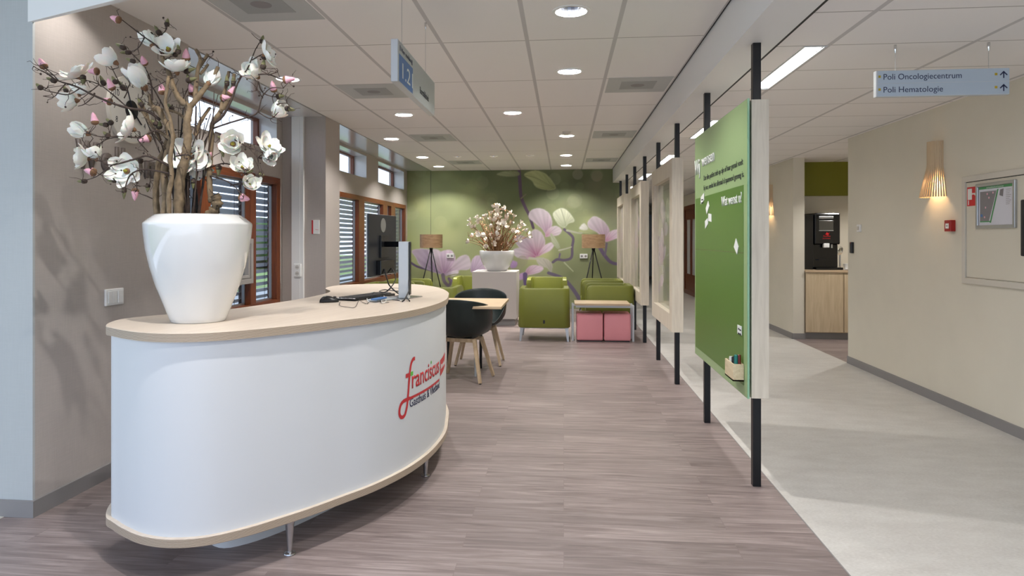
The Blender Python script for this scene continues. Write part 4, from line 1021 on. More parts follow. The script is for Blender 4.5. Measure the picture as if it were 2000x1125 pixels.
# pen holder box on the board
yA, yB = bxy(1453, 720)[0], bxy(1416, 720)[0]
hz0, hz1 = .585, .68
ph = thing('pen_holder', 'small raw wooden pen box fixed low on the green board', 'pen holder', (.97, 4.03, hz0))
yA, yB = 3.936, 4.131
b = new(); wl = .008
box(b, .939, XB, yA, yB, hz0, hz0 + wl); box(b, .939, .947, yA, yB, hz0, hz1); box(b, .99, XB, yA, yB, hz0, hz1); box(b, .947, .99, yA, yA + wl, hz0, hz1); box(b, .947, .99, yB - wl, yB, hz0, hz1)
obj('box', b, wood_mat('raw_pine', (196, 176, 140), (222, 206, 172), (12, 1.5, 12), 4, .6), ph)
def pen(nm, x, y, m, label, tilt=0, h=.16):
    t2 = thing(nm, label, 'pen', (x, y, hz0 + wl), 'pens in the wooden box')
    d = Vector((0, math.sin(tilt), math.cos(tilt)))
    p = Vector((x, y, hz0 + wl))
    b = new(); tube(b, [p, p + d * h * .55], .009, 12); obj('barrel', b, M['pen_c'], t2, smooth=40)
    b = new(); tube(b, [p + d * h * .55, p + d * h * .98, p + d * h], [.0105, .0105, .008], 12); obj('cap', b, m, t2, smooth=40)
pen('marker_pen', .962, 3.968, M['pen_g'], 'thick marker with a teal cap in the wooden pen box', 0, .135); pen('marker_pen', .980, 3.972, M['pen_r'], 'thick marker with a dark red cap in the wooden pen box', 0, .135)
pen('marker_pen', .968, 4.02, M['rubber'], 'thin black pen leaning in the wooden pen box', .3, .115); pen('marker_pen', .962, 4.06, M['paper'], 'thin white pen leaning at the left of the wooden pen box', .2, .11)

# ------------------------------------------------------------------ printed pictures (vertex coloured fine meshes)
def inside(px, py, poly):
    x, y = px, py; c = np.zeros(x.shape, bool); n = len(poly); j = n - 1
    for i in range(n):
        xi, yi = poly[i]; xj, yj = poly[j]
        if yi != yj:
            c ^= ((yi > y) != (yj > y)) & (x < (xj - xi) * (y - yi) / (yj - yi) + xi)
        j = i
    return c
def blur(a, k):
    for _ in range(k):
        a = (np.roll(a, 1, 0) + 2 * a + np.roll(a, -1, 0)) / 4; a = (np.roll(a, 1, 1) + 2 * a + np.roll(a, -1, 1)) / 4
    return a
def lin(c): return np.array(srgb(c)[:3])
def sm(P, n=6): return [tuple(p) for p in catmull([Vector(p) for p in P], n)]
class Paint:
    def __init__(s, X, Y, bgc): s.X, s.Y = X, Y; s.C = np.zeros(X.shape + (3,)); s.C[:] = lin(bgc)
    def blob(s, x, y, rx, ry, col, a=.7, soft=1.0):
        d = ((s.X - x) / rx) ** 2 + ((s.Y - y) / ry) ** 2; m = (a * np.exp(-d * soft))[..., None]; s.C = s.C * (1 - m) + lin(col) * m
    def disc(s, x, y, r, col, a=.3):
        d = np.sqrt((s.X - x) ** 2 + (s.Y - y) ** 2) / r; m = (a * np.clip((1.08 - d) / .16, 0, 1))[..., None]; s.C = s.C * (1 - m) + lin(col) * m
    def shape(s, P, c0, c1, p0, p1, a=1, k=2, edge=None):
        m = blur(inside(s.X, s.Y, sm(P)).astype(float), k) * a
        dx, dy = p1[0] - p0[0], p1[1] - p0[1]; t = np.clip(((s.X - p0[0]) * dx + (s.Y - p0[1]) * dy) / (dx * dx + dy * dy), 0, 1)[..., None]
        col = lin(c0) * (1 - t ** 2) + lin(c1) * t ** 2; an = np.arctan2(s.Y - p1[1], s.X - p1[0]); col = col * (1 + .05 * np.sin(30 * an) + .04 * np.sin(13 * an + 1))[..., None]; s.C = s.C * (1 - m[..., None]) + col * m[..., None]
        if edge:
            e = np.clip(blur(inside(s.X, s.Y, sm(P)).astype(float), k + 3), 0, 1); e = (4 * e * (1 - e)) * m * edge[1] * .6; s.C = s.C * (1 - e[..., None]) + lin(edge[0]) * e[..., None]
    def stroke(s, P, w0, w1, col, a=1, k=1):
        Q = catmull_open([Vector(p) for p in P], 8); m = np.zeros(s.X.shape)
        for i in range(len(Q) - 1):
            ax, ay = Q[i]; bx, by = Q[i + 1]; dx, dy = bx - ax, by - ay; L = dx * dx + dy * dy + 1e-9
            t = np.clip(((s.X - ax) * dx + (s.Y - ay) * dy) / L, 0, 1); d = np.sqrt((s.X - ax - t * dx) ** 2 + (s.Y - ay - t * dy) ** 2)
            wd = w0 + (w1 - w0) * (i / max(1, len(Q) - 2)); m = np.maximum(m, np.clip((wd / 2 - d) / 3 + .5, 0, 1))
        m = (m * a)[..., None]; s.C = s.C * (1 - m) + lin(col) * m
MG = {}
def magnolia_print(X, Y):
    p = Paint(X, Y, (132, 142, 96)); rs = random.Random(5)
    for x, y, rx, ry, c, a in [(150, 150, 200, 140, (146, 158, 108), .8), (420, 60, 260, 70, (92, 106, 70), .9), (700, 120, 260, 120, (96, 110, 72), .8), (620, 60, 160, 60, (74, 84, 56), .8), (1050, 100, 220, 130, (82, 92, 62), .9), (930, 230, 180, 120, (104, 116, 78), .7), (1180, 250, 160, 120, (112, 116, 84), .7),
                              (280, 380, 220, 160, (158, 170, 112), .8), (400, 200, 160, 110, (136, 150, 96), .6), (90, 320, 120, 140, (146, 160, 112), .7), (480, 420, 160, 120, (138, 152, 100), .7), (1230, 380, 120, 120, (134, 142, 118), .7), (1150, 560, 160, 90, (112, 118, 86), .8), (960, 620, 160, 120, (122, 132, 92), .8),
                              (250, 640, 250, 90, (146, 156, 96), .8), (60, 480, 90, 90, (150, 166, 96), .8), (60, 620, 100, 80, (132, 142, 92), .8), (1180, 680, 160, 120, (118, 128, 82), .8), (700, 500, 200, 120, (150, 156, 110), .5), (1090, 420, 120, 80, (126, 140, 92), .6), (840, 700, 200, 100, (124, 130, 98), .8), (820, 40, 90, 40, (108, 116, 82), .6)]:
        p.blob(x, y, rx, ry, c, a)
    for x, y, rx, ry, c, a in [(250, 430, 170, 70, (172, 180, 124), .6), (240, 250, 120, 90, (150, 160, 112), .6), (330, 110, 110, 60, (132, 146, 98), .5), (540, 130, 120, 70, (88, 98, 66), .6), (780, 200, 140, 70, (88, 100, 66), .6), (1200, 150, 120, 90, (90, 96, 68), .6), (860, 230, 80, 60, (130, 138, 96), .5), (480, 300, 100, 60, (150, 160, 112), .5), (620, 250, 110, 80, (116, 126, 84), .5)]: p.blob(x, y, rx, ry, c, a)
    for _ in range(90):
        x, y = rs.uniform(-60, 1300), rs.uniform(30, 700); r_ = rs.uniform(28, 75)
        lf = x < 420 or y > 330
        p.blob(x, y, r_, r_ * rs.uniform(.7, 1.1), rs.choice([(176, 182, 118), (160, 170, 106), (150, 162, 112), (106, 116, 74)] if lf else [(74, 86, 60), (96, 110, 70), (128, 138, 92), (62, 72, 52), (118, 112, 90)]), rs.uniform(.2, .5))
    for _ in range(70):
        x, y = rs.uniform(-60, 1300), rs.uniform(30, 560); p.disc(x, y, rs.uniform(16, 42), rs.choice([(168, 178, 124), (150, 164, 104), (96, 104, 70), (176, 180, 140)]), rs.uniform(.03, .12))
    for x, y, r, c in [(240, 340, 40, (168, 176, 118)), (1036, 64, 30, (166, 158, 142)), (1145, 75, 32, (150, 138, 120)), (1020, 215, 42, (138, 140, 118)), (120, 230, 40, (162, 176, 116)), (455, 70, 30, (120, 138, 88)), (905, 90, 36, (140, 150, 112))]: p.disc(x, y, r, c, .22)
    BR = (88, 72, 104)
    LP, MP, DP = (182, 170, 180), (158, 144, 162), (146, 106, 136)
    # main twig from top to flowers
    p.stroke([(700, 45), (705, 110), (712, 190), (735, 250), (760, 300), (782, 370)], 20, 16, (92, 76, 96)); p.stroke([(690, 60), (640, 62), (600, 66)], 8, 4, (110, 108, 90)); p.stroke([(712, 200), (740, 175)], 8, 5, (124, 118, 96))
    p.shape([(730, 62), (790, 40), (850, 58), (890, 100), (910, 145), (860, 152), (800, 135), (775, 100)], (156, 164, 110), (122, 134, 82), (740, 50), (900, 150), edge=((176, 182, 138), .5)); p.stroke([(735, 66), (810, 88), (900, 142)], 4, 2, (106, 114, 74), .7)
    p.shape([(570, 60), (620, 42), (690, 44), (700, 66), (640, 74)], (140, 148, 110), (118, 126, 88), (570, 50), (700, 70))
    # lower-left flower
    p.stroke([(45, 560), (100, 595), (160, 612), (200, 625)], 14, 10, BR)
    p.shape([(70, 505), (120, 492), (180, 500), (240, 540), (260, 600), (250, 640), (180, 620), (120, 590), (95, 545)], MP, (140, 118, 150), (100, 500), (240, 640), edge=((200, 190, 204), .6))
    p.shape([(170, 500), (230, 500), (280, 560), (290, 630), (262, 642), (220, 610), (190, 550)], LP, DP, (200, 500), (265, 645), edge=((196, 184, 200), .5))
    p.shape([(262, 642), (240, 580), (236, 520), (270, 500), (310, 505), (330, 560), (300, 620)], (188, 170, 188), (150, 110, 148), (290, 500), (262, 642), edge=((206, 196, 206), .5))
    p.shape([(262, 642), (300, 600), (350, 540), (400, 530), (418, 570), (410, 610), (360, 615), (310, 630)], (184,175,182), (152, 112, 150), (400, 540), (265, 640), edge=((206, 198, 206), .5))
    p.shape([(418, 620), (425, 560), (455, 530), (500, 545), (520, 600), (490, 636), (440, 632)], (186, 170, 190), (150, 126, 158), (480, 540), (430, 630), edge=((204, 196, 206), .5))
    p.shape([(262, 645), (300, 625), (345, 618), (340, 640), (300, 652)], (196, 188, 196), (150, 130, 150), (340, 620), (262, 645))
    p.stroke([(255, 645), (262, 680), (285, 705), (300, 690), (290, 665)], 22, 14, (110,98,112)); p.stroke([(290, 668), (330, 690), (345, 692)], 14, 10, (118, 102, 128)); p.stroke([(285, 650), (330, 640), (360, 642)], 8, 4, (136, 140, 104))
    # centre flowers
    p.shape([(862, 420), (835, 380), (790, 340), (756, 310), (770, 270), (820, 258), (870, 285), (890, 335), (880, 390)], (180,170,178), (156,110,144), (800, 270), (860, 420), edge=((204, 196, 208), .6))
    p.shape([(850, 420), (870, 375), (915, 360), (945, 385), (925, 412), (885, 416)], (186,176,182), (172,110,142), (930, 380), (850, 420), edge=((204, 196, 206), .5))
    p.shape([(800, 535), (770, 470), (755, 420), (790, 380), (830, 400), (850, 450), (840, 500)], (182,172,180), (158,86,122), (800, 390), (803, 530), edge=((206, 198, 208), .5))
    p.shape([(800, 535), (740, 520), (690, 470), (670, 430), (700, 412), (750, 430), (785, 480)], (170,160,172), (156,78,118), (690, 430), (800, 530), edge=((196, 186, 200), .5))
    p.shape([(800, 540), (740, 552), (680, 535), (665, 500), (700, 486), (750, 500)], (178,169,178), (158,84,122), (680, 500), (800, 535), edge=((200, 192, 204), .4))
    p.shape([(805, 535), (840, 480), (880, 455), (900, 470), (880, 500), (840, 520)], (196, 182, 194), (160,90,124), (890, 470), (806, 535), edge=((206, 198, 206), .4))
    # pale leaves
    p.shape([(895, 290), (940, 258), (980, 275), (1018, 330), (985, 345), (960, 370), (925, 350)], (180, 186, 160), (150, 160, 126), (940, 260), (960, 360), edge=((204, 208, 188), .5)); p.stroke([(940, 262), (960, 320), (970, 372)], 4, 3, (140, 150, 116))
    p.shape([(880, 400), (910, 430), (935, 480), (920, 490), (890, 455)], (166, 174, 144), (150, 160, 126), (880, 400), (930, 480))
    p.shape([(800, 545), (860, 550), (890, 580), (885, 630), (860, 600), (820, 590)], (172, 170, 156), (142, 142, 124), (800, 550), (885, 620), edge=((190, 190, 176), .4))
    p.stroke([(760, 545), (800, 548), (840, 546)], 14, 10, (170, 172, 152)); p.shape([(1040, 392), (1090, 372), (1150, 370), (1150, 395), (1100, 405)], (160, 170, 120), (136, 146, 100), (1040, 380), (1150, 400))
    p.stroke([(960, 380), (985, 400), (1010, 430), (1005, 480), (1000, 540), (960, 556), (920, 552), (895, 568)], 15, 15, (102,92,110)); p.stroke([(935, 520), (930, 545)], 10, 8, (110, 96, 126)); p.stroke([(975, 385), (1040, 400), (1060, 400)], 12, 8, (160, 164, 140))
    p.stroke([(930, 500), (970, 490), (1000, 480)], 10, 6, (168, 172, 148)); p.stroke([(960, 570), (1010, 620)], 8, 5, (162, 168, 132))
    # right flower
    p.shape([(1190, 450), (1150, 400), (1100, 370), (1095, 335), (1130, 305), (1180, 330), (1215, 380), (1210, 430)], (178,168,176), (166, 128, 162), (1120, 310), (1195, 450), edge=((204, 196, 206), .5))
    p.shape([(1195, 450), (1205, 410), (1235, 385), (1300, 378), (1320, 410), (1260, 430)], (192, 176, 190), (176, 110, 148), (1260, 385), (1195, 450), edge=((206, 198, 206), .4))
    p.shape([(1045, 375), (1070, 345), (1095, 372), (1080, 384)], (196, 198, 190), (180, 184, 170), (1050, 350), (1090, 380))
    p.stroke([(1160, 480), (1190, 530), (1230, 570), (1300, 580)], 22, 16, (104, 90, 118)); p.stroke([(1200, 460), (1195, 500), (1190, 530)], 12, 10, (110, 98, 120))
    # lower-centre bud and stem
    p.shape([(735, 640), (750, 600), (790, 585), (840, 600), (820, 625), (770, 640)], (190, 172, 186), (156,112,138), (830, 600), (740, 640), edge=((204, 190, 200), .5)); p.shape([(700, 640), (735, 628), (735, 655), (705, 672)], (170, 140, 180), (140, 110, 160), (700, 640), (735, 660))
    p.stroke([(735, 640), (735, 680), (740, 720)], 26, 16, (96, 80, 120)); p.stroke([(870, 630), (950, 660), (1000, 710), (1040, 770), (1060, 820)], 18, 24, (102,94,116)); p.stroke([(720, 560), (690, 600), (680, 640)], 60, 20, (140, 138, 112), .5)
    p.shape([(655, 560), (690, 570), (680, 600), (650, 600)], (160, 130, 176), (140, 116, 156), (660, 560), (680, 600))
    g = p.C @ np.array([.3, .59, .11]); C = p.C * .86 + g[..., None] * .14; C = C * np.array([1.28, 1.24, 1.24]); return np.clip(C * (1 + .35 * (g[..., None] * 1.24 - .30)), 0, .8)
def colour_grid(nm, P, C, m, parent=None, smooth=False):
    """P: (h,w,3) positions, C: (h,w,3) linear colours -> one flat printed sheet"""
    h, w_ = P.shape[:2]; me = bpy.data.meshes.new(nm)
    V = P.reshape(-1, 3); idx = np.arange(h * w_).reshape(h, w_); F = np.stack([idx[:-1, :-1], idx[:-1, 1:], idx[1:, 1:], idx[1:, :-1]], -1).reshape(-1, 4)
    me.vertices.add(len(V)); me.vertices.foreach_set('co', V.astype(np.float32).ravel())
    me.loops.add(F.size); me.loops.foreach_set('vertex_index', F.ravel().astype(np.int32))
    me.polygons.add(len(F)); me.polygons.foreach_set('loop_start', (np.arange(len(F)) * 4).astype(np.int32)); me.polygons.foreach_set('loop_total', np.full(len(F), 4, np.int32))
    me.update(); me.validate()
    a = me.color_attributes.new('print', 'FLOAT_COLOR', 'POINT'); a.data.foreach_set('color', np.concatenate([C.reshape(-1, 3), np.ones((h * w_, 1))], 1).astype(np.float32).ravel())
    me.materials.append(m); o = bpy.data.objects.new(nm, me); COL.objects.link(o)
    if parent is not None: o.parent = parent; o.location = -Vector(parent.location)
    return o
xs = np.linspace(-3.14, 1.1, 520); zs = np.linspace(0, 2.74, 330)
XX, ZZ = np.meshgrid(xs, zs)
CXm = ((842 + (XX + 2.655) * 98.35) - 780) * 2.96; CYm = ((466 - (ZZ - 1.38) * 98.5) - 320) * 2.96
o = colour_grid('wall_mural', np.stack([XX, np.full_like(XX, YF), ZZ], -1), magnolia_print(CXm, CYm), M['mural'])
tag(o, 'printed wall mural of pink magnolias on blurred green, covering the far wall', 'mural'); o.name = 'mural'
b = new(); box(b, -2.657, -2.652, YF - .004, YF - .001, 0, HC); struct('trim_4', b, M['dkgrey'])
for (x, lab) in ((-2.26, 'double wall socket on the mural right of the left floor lamp'), (.39, 'double wall socket on the mural left of the right floor lamp')):
    t = thing('wall_socket', lab, 'socket', (x, YF, 1.035), 'double sockets on the mural')
    b = new(); box(b, x - .075, x + .075, YF - .03, YF - .001, .99, 1.08, .006); obj('cover', b, M['white'], t)
    for s_ in (-.037, .037):
        b = new(); tube(b, [(x + s_, YF - .032, 1.035), (x + s_, YF - .028, 1.035)], .021, 16); obj('outlet', b, M['skirt'], t)

FL = ['framed magnolia glass panel on black posts, first one behind the green board', 'framed magnolia glass panel on black posts, second one behind the green board', 'framed magnolia glass panel on black posts, farthest one by the mural']
for k, l in enumerate(FL):
    ya, yb = PY[2 + 2 * k], PY[3 + 2 * k]; y0, y1 = ya - .085, yb + .085
    t = thing('divider_panel', l, 'room divider', (1.06, (ya + yb) / 2, 0), 'framed glass dividers')
    b = new(); wall_holes(b, 'x', 1.01, 1.115, y0, y1, .50, 2.14, [(y0 + .16, y1 - .16, .66, 1.975)]); obj('frame', b, M['maple'], t, bevel=.002)
    posts(t, ya, yb)
    ys = np.linspace(y0 + .16, y1 - .16, 120); z2 = np.linspace(.66, 1.975, 130); YY, Z2 = np.meshgrid(ys, z2)
    C = magnolia_print((y1 - YY) * 360 + 640, (2.0 - Z2) * 400 + 180 + 40 * k) * .75 + .12
    for xo in (1.063, 1.067):
        b0 = colour_grid('glass_print', np.stack([np.full_like(YY, xo), YY, Z2], -1), C, M['film'], t)
        break

# ================================================================== HANGING SIGNS
t = thing('hanging_sign', 'narrow hanging sign reading 1.21 Borstkliniek, seen at a slant above the desk', 'sign', (-.847, 3.96, 2.19))
b = new(); box(b, -.885, -.847, 3.455, 4.462, 2.188, 2.408); sb = obj('sign_body', b, M['alu_soft'], t, bevel=.004)
SX = -.8465
b = new(); box(b, -.847, SX, 3.475, 4.455, 2.194, 2.402); obj('face', b, M['signface2'], t)
b = new(); box(b, SX, SX + .0008, 3.478, 3.80, 2.196, 2.338); obj('blue_field', b, M['blue'], t)
def stext(s, y, z, h, wd, m, bold=0): text_obj('lettering', s, M[m], t, (SX + .0009, y, z), (0, 1, 0), (0, 0, 1), h, wd, depth=.0005, bold=bold)
stext('1.21', 3.51, 2.225, .085, .25, 'paper'); stext('Hier melden', 3.52, 2.358, .026, .235, 'navy'); stext('Borstkliniek', 3.985, 2.24, .042, .27, 'ink')
b = new(); box(b, SX, SX + .0008, 3.497, 3.508, 2.357, 2.385); box(b, SX, SX + .0008, 3.77, 3.79, 2.352, 2.38); obj('arrow_mark', b, M['navy'], t)
for y in (3.62, 4.255):
    b = new(); tube(b, [(-.866, y, 2.408), (-.866, y, 2.705)], .0012, 6); wr = obj('wire', b, M['alu'], t)
    b = new(); lathe(b, [(0, -.045), (.003, -.043), (.008, -.02), (.008, 0), (0, 0)], 12, (-.866, y, HC)); obj('ceiling_clip', b, M['chrome'], wr, smooth=40)
t = thing('hanging_sign', 'hanging corridor sign reading Poli Oncologiecentrum and Poli Hematologie', 'sign', (2.14, 4.13, 2.19))
SY = 4.124
b = new(); box(b, 1.777, 2.492, SY, SY + .035, 2.190, 2.340); obj('sign_body', b, M['alu_soft'], t, bevel=.004)
for k, s in enumerate(('Poli Hematologie', 'Poli Oncologiecentrum')):
    z = 2.193 + .0735 * k
    b = new(); box(b, 1.788, 2.490, SY - .001, SY, z, z + .071); obj('face', b, M['signface'], t)
    text_obj('lettering', s, M['navy'], t, (1.815, SY - .0012, z + .021), (1, 0, 0), (0, 0, 1), .034, (.32, .42)[k], depth=.0005)
    b = new(); box(b, 1.790, 1.803, SY - .0016, SY - .001, z + .032, z + .046); box(b, 2.413, 2.427, SY - .0016, SY - .001, z + .032, z + .046); obj('square_mark', b, M['yellow'], t)
    b = new(); cx_ = 2.46; zc = z + .016
    for P_ in ([(cx_ - .0035, zc), (cx_ + .0035, zc), (cx_ + .0035, zc + .034), (cx_ - .0035, zc + .034)], [(cx_, zc + .041), (cx_, zc + .030), (cx_ - .017, zc + .014), (cx_ - .021, zc + .019)], [(cx_, zc + .041), (cx_ + .021, zc + .019), (cx_ + .017, zc + .014), (cx_, zc + .030)]):
        lo = [b.verts.new((x, SY - .0016, zz)) for x, zz in P_]; b.faces.new(lo)
    obj('arrow_mark', b, M['navy'], t)
for x in (1.889, 2.39):
    b = new(); tube(b, [(x, SY + .015, 2.340), (x, SY + .015, 2.455)], .0012, 6); wr = obj('wire', b, M['alu'], t)
    b = new(); lathe(b, [(0, -.05), (.003, -.048), (.008, -.025), (.008, 0), (0, 0)], 12, (x, SY + .015, HR)); obj('ceiling_clip', b, M['chrome'], wr, smooth=40)

# ================================================================== LEFT WALL ITEMS
ck = thing('wall_clock', 'round pale wall clock half hidden behind the magnolia twigs', 'clock', (-2.62, 3.90, 2.155))
def wdisc(r, x0, x1, seg=48):
    b = new(); lathe(b, [(0, 0), (r, 0), (r, x1 - x0), (0, x1 - x0)], seg); b.transform(Matrix.Translation((x0, 3.90, 2.155)) @ Matrix.Rotation(PI / 2, 4, 'Y')); return b
obj('case', wdisc(.20, -2.62, -2.597), M['offwhite'], ck, smooth=40); obj('dial', wdisc(.192, -2.597, -2.5965), M['clockface'], ck); obj('centre_disc', wdisc(.058, -2.5965, -2.59), M['black'], ck)
for k in range(12):
    a = k * PI / 6; s = str(k or 12); cy_, cz = 3.90 + .155 * math.sin(a), 2.155 + .155 * math.cos(a)
    text_obj('numeral', s, M['ink'], ck, (-2.5962, cy_ - .012 * len(s), cz - .016), (0, 1, 0), (0, 0, 1), .036, .018 * len(s), depth=.0005)
b = new(); bar(b, (-2.589, 3.90, 2.155), (-2.589, 3.99, 2.08), .003, .008, up=(1, 0, 0)); obj('hour_hand', b, M['ink'], ck)
b = new(); bar(b, (-2.587, 3.90, 2.155), (-2.587, 3.84, 2.29), .003, .006, up=(1, 0, 0)); obj('minute_hand', b, M['ink'], ck)
lt = thing('wall_lettering', 'raised taupe word Welkom on the wall under the clock', 'lettering', (-2.62, 3.9, 1.78))
for s, y, wd in (('W', 3.46, .17), ('e', 3.655, .095), ('l', 3.775, .022), ('k', 3.83, .085), ('o', 3.93, .10), ('m', 4.06, .15)):
    text_obj('letter', s, M['letter'], lt, (-2.62, y, 1.77), (0, 1, 0), (0, 0, 1), .15, wd, depth=.014, bold=.035)
sw = thing('light_switch', 'white light switch on the taupe wall left of the desk', 'light switch', (-2.62, 3.762, 1.04))
b = new(); box(b, -2.62, -2.606, 3.685, 3.845, .992, 1.088, .004); obj('cover', b, M['white'], sw)
for a, c in ((3.70, 3.737), (3.737, 3.775)):
    b = new(); box(b, -2.606, -2.600, a + .001, c - .001, 1.005, 1.075, .002); obj('rocker', b, M['white'], sw)
b = new(); box(b, -2.606, -2.598, 3.783, 3.832, 1.003, 1.077, .003); obj('rocker', b, M['white'], sw)
so = thing('wall_socket', 'white double socket low on the conduit beside the pillar', 'socket', (-2.945, 7.38, 1.03))
b = new(); box(b, -2.985, -2.905, 7.36, 7.385, .955, 1.10, .005); obj('cover', b, M['white'], so)
for z in (.992, 1.062):
    b = new(); tube(b, [(-2.945, 7.357, z), (-2.945, 7.361, z)], .024, 20); obj('outlet', b, M['clockface'], so)
    b = new(); tube(b, [(-2.953, 7.355, z), (-2.953, 7.358, z)], .004, 8); tube(b, [(-2.937, 7.355, z), (-2.937, 7.358, z)], .004, 8); obj('outlet_hole', b, M['ink'], so)
nt_ = thing('wall_notice', 'small white notice with a red left edge on the pillar', 'notice', (-2.75, 7.42, 1.5))
b = new(); box(b, -2.795, -2.71, 7.41, 7.42, 1.432, 1.585); obj('card', b, M['white'], nt_, bevel=.001)
b = new(); box(b, -2.797, -2.780, 7.4085, 7.41, 1.432, 1.585); obj('red_edge', b, M['red'], nt_)
text_obj('lettering', 'Welkom', M['red'], nt_, (-2.755, 7.409, 1.475), (1, 0, 0), (0, 0, 1), .010, .035, depth=.0005)

# ================================================================== RIGHT WALL ITEMS
def secto(y, label):
    t = thing('wall_lamp', label, 'wall lamp', (XR, y, 1.72), 'wooden slat wall lamps')
    ztop, zmid, zbot = 2.195, 1.99, 1.728; b = new(); n = 15
    def pt(k, z):
        a = PI * k / n + PI / 2
        rr = .075 if z >= zmid else .075 + (.13 - .075) * ((zmid - z) / (zmid - zbot))
        return Vector((XR - .002 + rr * 1.05 * math.cos(a), y + rr * math.sin(a), z)), a
    zs_ = [ztop, zmid + .01, zmid - .01, zbot]
    n = 22
    for k in range(n + 1):
        prev = None
        for z in zs_:
            p, a = pt(k, z); nrm = Vector((math.cos(a), math.sin(a), 0)); tg_ = Vector((-math.sin(a), math.cos(a), 0)); wd = .0052 if z >= zmid else .0052 + .0006 * (zmid - z) / .26
            ring = [b.verts.new(p + nrm * sx_ * .004 + tg_ * sy_ * wd) for sx_, sy_ in ((-1, -1), (1, -1), (1, 1), (-1, 1))]
            if prev:
                for q in range(4): b.faces.new((prev[q], prev[(q + 1) % 4], ring[(q + 1) % 4], ring[q]))
            else: b.faces.new(ring)
            prev = ring
        b.faces.new(prev[::-1])
    obj('slat_shade', b, M['slatwood'], t)
    b = new(); box(b, XR - .02, XR, y - .03, y + .03, 1.86, 2.1); obj('wall_plate', b, M['white'], t)
    b = new(); lathe(b, [(0, -.05), (.018, -.045), (.028, -.01), (.02, .03), (.012, .05), (0, .05)], 16, (XR - .06, y, 1.90)); obj('bulb', b, M['slatglow'], t, smooth=True)
    l = bpy.data.lights.new('bulb_light', 'POINT'); l.energy = LAMP_W; l.color = (1, .72, .42); l.shadow_soft_size = .03
    lo = bpy.data.objects.new('bulb_light', l); COL.objects.link(lo); lo.parent = t; lo.location = (-.075, 0, .14)
secto(6.125, 'slatted wooden wall lamp nearest the camera on the beige right wall')
secto(10.8, 'slatted wooden wall lamp just visible behind the green board')
secto(15.2, 'slatted wooden wall lamp farthest down the corridor before the timber door')
fc = thing('fire_alarm', 'red fire alarm call point on the right wall', 'fire alarm', (XR, 5.912, 1.485))
b = new(); box(b, XR - .04, XR, 5.868, 5.96, 1.438, 1.53, .004); obj('housing', b, M['redplastic'], fc)
b = new(); box(b, XR - .043, XR - .04, 5.892, 5.937, 1.462, 1.503); pn = obj('press_plate', b, M['paper'], fc)
b = new(); box(b, XR - .044, XR - .043, 5.905, 5.924, 1.480, 1.486); obj('arrow_mark', b, M['ink'], fc)
wc = thing('wall_cabinet', 'flush beige wall cabinet door with white surround on the right wall', 'wall cabinet', (XR, 5.3, 1.03))
b = new(); wall_holes(b, 'x', XR - .018, XR, 4.55, 5.755, 1.03, 1.865, [(4.60, 5.71, 1.075, 1.82)]); obj('surround', b, M['offwhite'], wc, bevel=.003)
b = new(); box(b, XR - .008, XR, 4.605, 5.705, 1.08, 1.815); dr = obj('door', b, M['beige_door'], wc, bevel=.002)
b = new(); box(b, XR - .0075, XR - .002, 4.60, 5.71, 1.815, 1.82); obj('shadow_gap', b, M['black'], wc)
b = new(); box(b, XR - .045, XR - .008, 4.975, 5.012, 1.26, 1.645, .008); obj('handle', b, M['rubber'], dr)
fs = thing('fire_hose_sign', 'red fire hose sign on the wall cabinet beside the map', 'sign', (XR - .008, 5.62, 1.7))
b = new(); box(b, XR - .012, XR - .008, 5.545, 5.69, 1.632, 1.778); obj('plate', b, M['redsign'], fs)
b = new(); box(b, XR - .013, XR - .012, 5.625, 5.68, 1.68, 1.765); tube(b, [(XR - .0125, 5.575, 1.725), (XR - .0122, 5.575, 1.7249)], .016, 16); box(b, XR - .013, XR - .012, 5.585, 5.625, 1.718, 1.73); box(b, XR - .013, XR - .012, 5.664, 5.674, 1.64, 1.675); obj('pictogram', b, M['paper'], fs)
mpn = thing('floor_plan', 'silver framed evacuation map on the wall cabinet', 'map', (XR - .01, 5.33, 1.62))
b = new(); wall_holes(b, 'x', XR - .028, XR - .008, 5.10, 5.557, 1.455, 1.792, [(5.125, 5.532, 1.48, 1.767)]); obj('frame', b, M['alu'], mpn, bevel=.004)
b = new(); box(b, XR - .014, XR - .010, 5.12, 5.537, 1.475, 1.772); obj('sheet', b, M['map_bg'], mpn)
def mapq(nm, pts, m, dx=0):
    b = new(); b.faces.new([b.verts.new((XR - .0145 - dx, 5.530 - u * .405, 1.768 - v * .286)) for u, v in pts]); obj(nm, b, m, mpn)
mapq('header_band', [(0, 0), (1, 0), (1, .07), (0, .07)], M['map_g'])
mapq('plan_area', [(.03, .13), (.52, .13), (.30, .90), (.03, .90)], M['map_d'])
mapq('route_line', [(.54, .10), (.58, .10), (.36, .95), (.32, .95)], M['map_g'], .0003); mapq('route_line', [(.03, .90), (.34, .90), (.34, .93), (.03, .93)], M['map_g'], .0003)
mapq('plan_area', [(.62, .12), (.72, .1), (.70, .30), (.60, .26)], M['map_d']); mapq('you_are_here', [(.05, .72), (.11, .72), (.11, .79), (.05, .79)], M['blue'], .0003)
for k in range(9): mapq('legend_line', [(.78, .13 + .045 * k), (.92 - .02 * (k % 3), .13 + .045 * k), (.92 - .02 * (k % 3), .14 + .045 * k), (.78, .14 + .045 * k)], M['map_d'])
text_obj('lettering', 'ONTRUIMINGSPLATTEGROND', M['paper'], mpn, (XR - .0148, 5.44, 1.7525), (0, -1, 0), (0, 0, 1), .009, .2, depth=.0003)
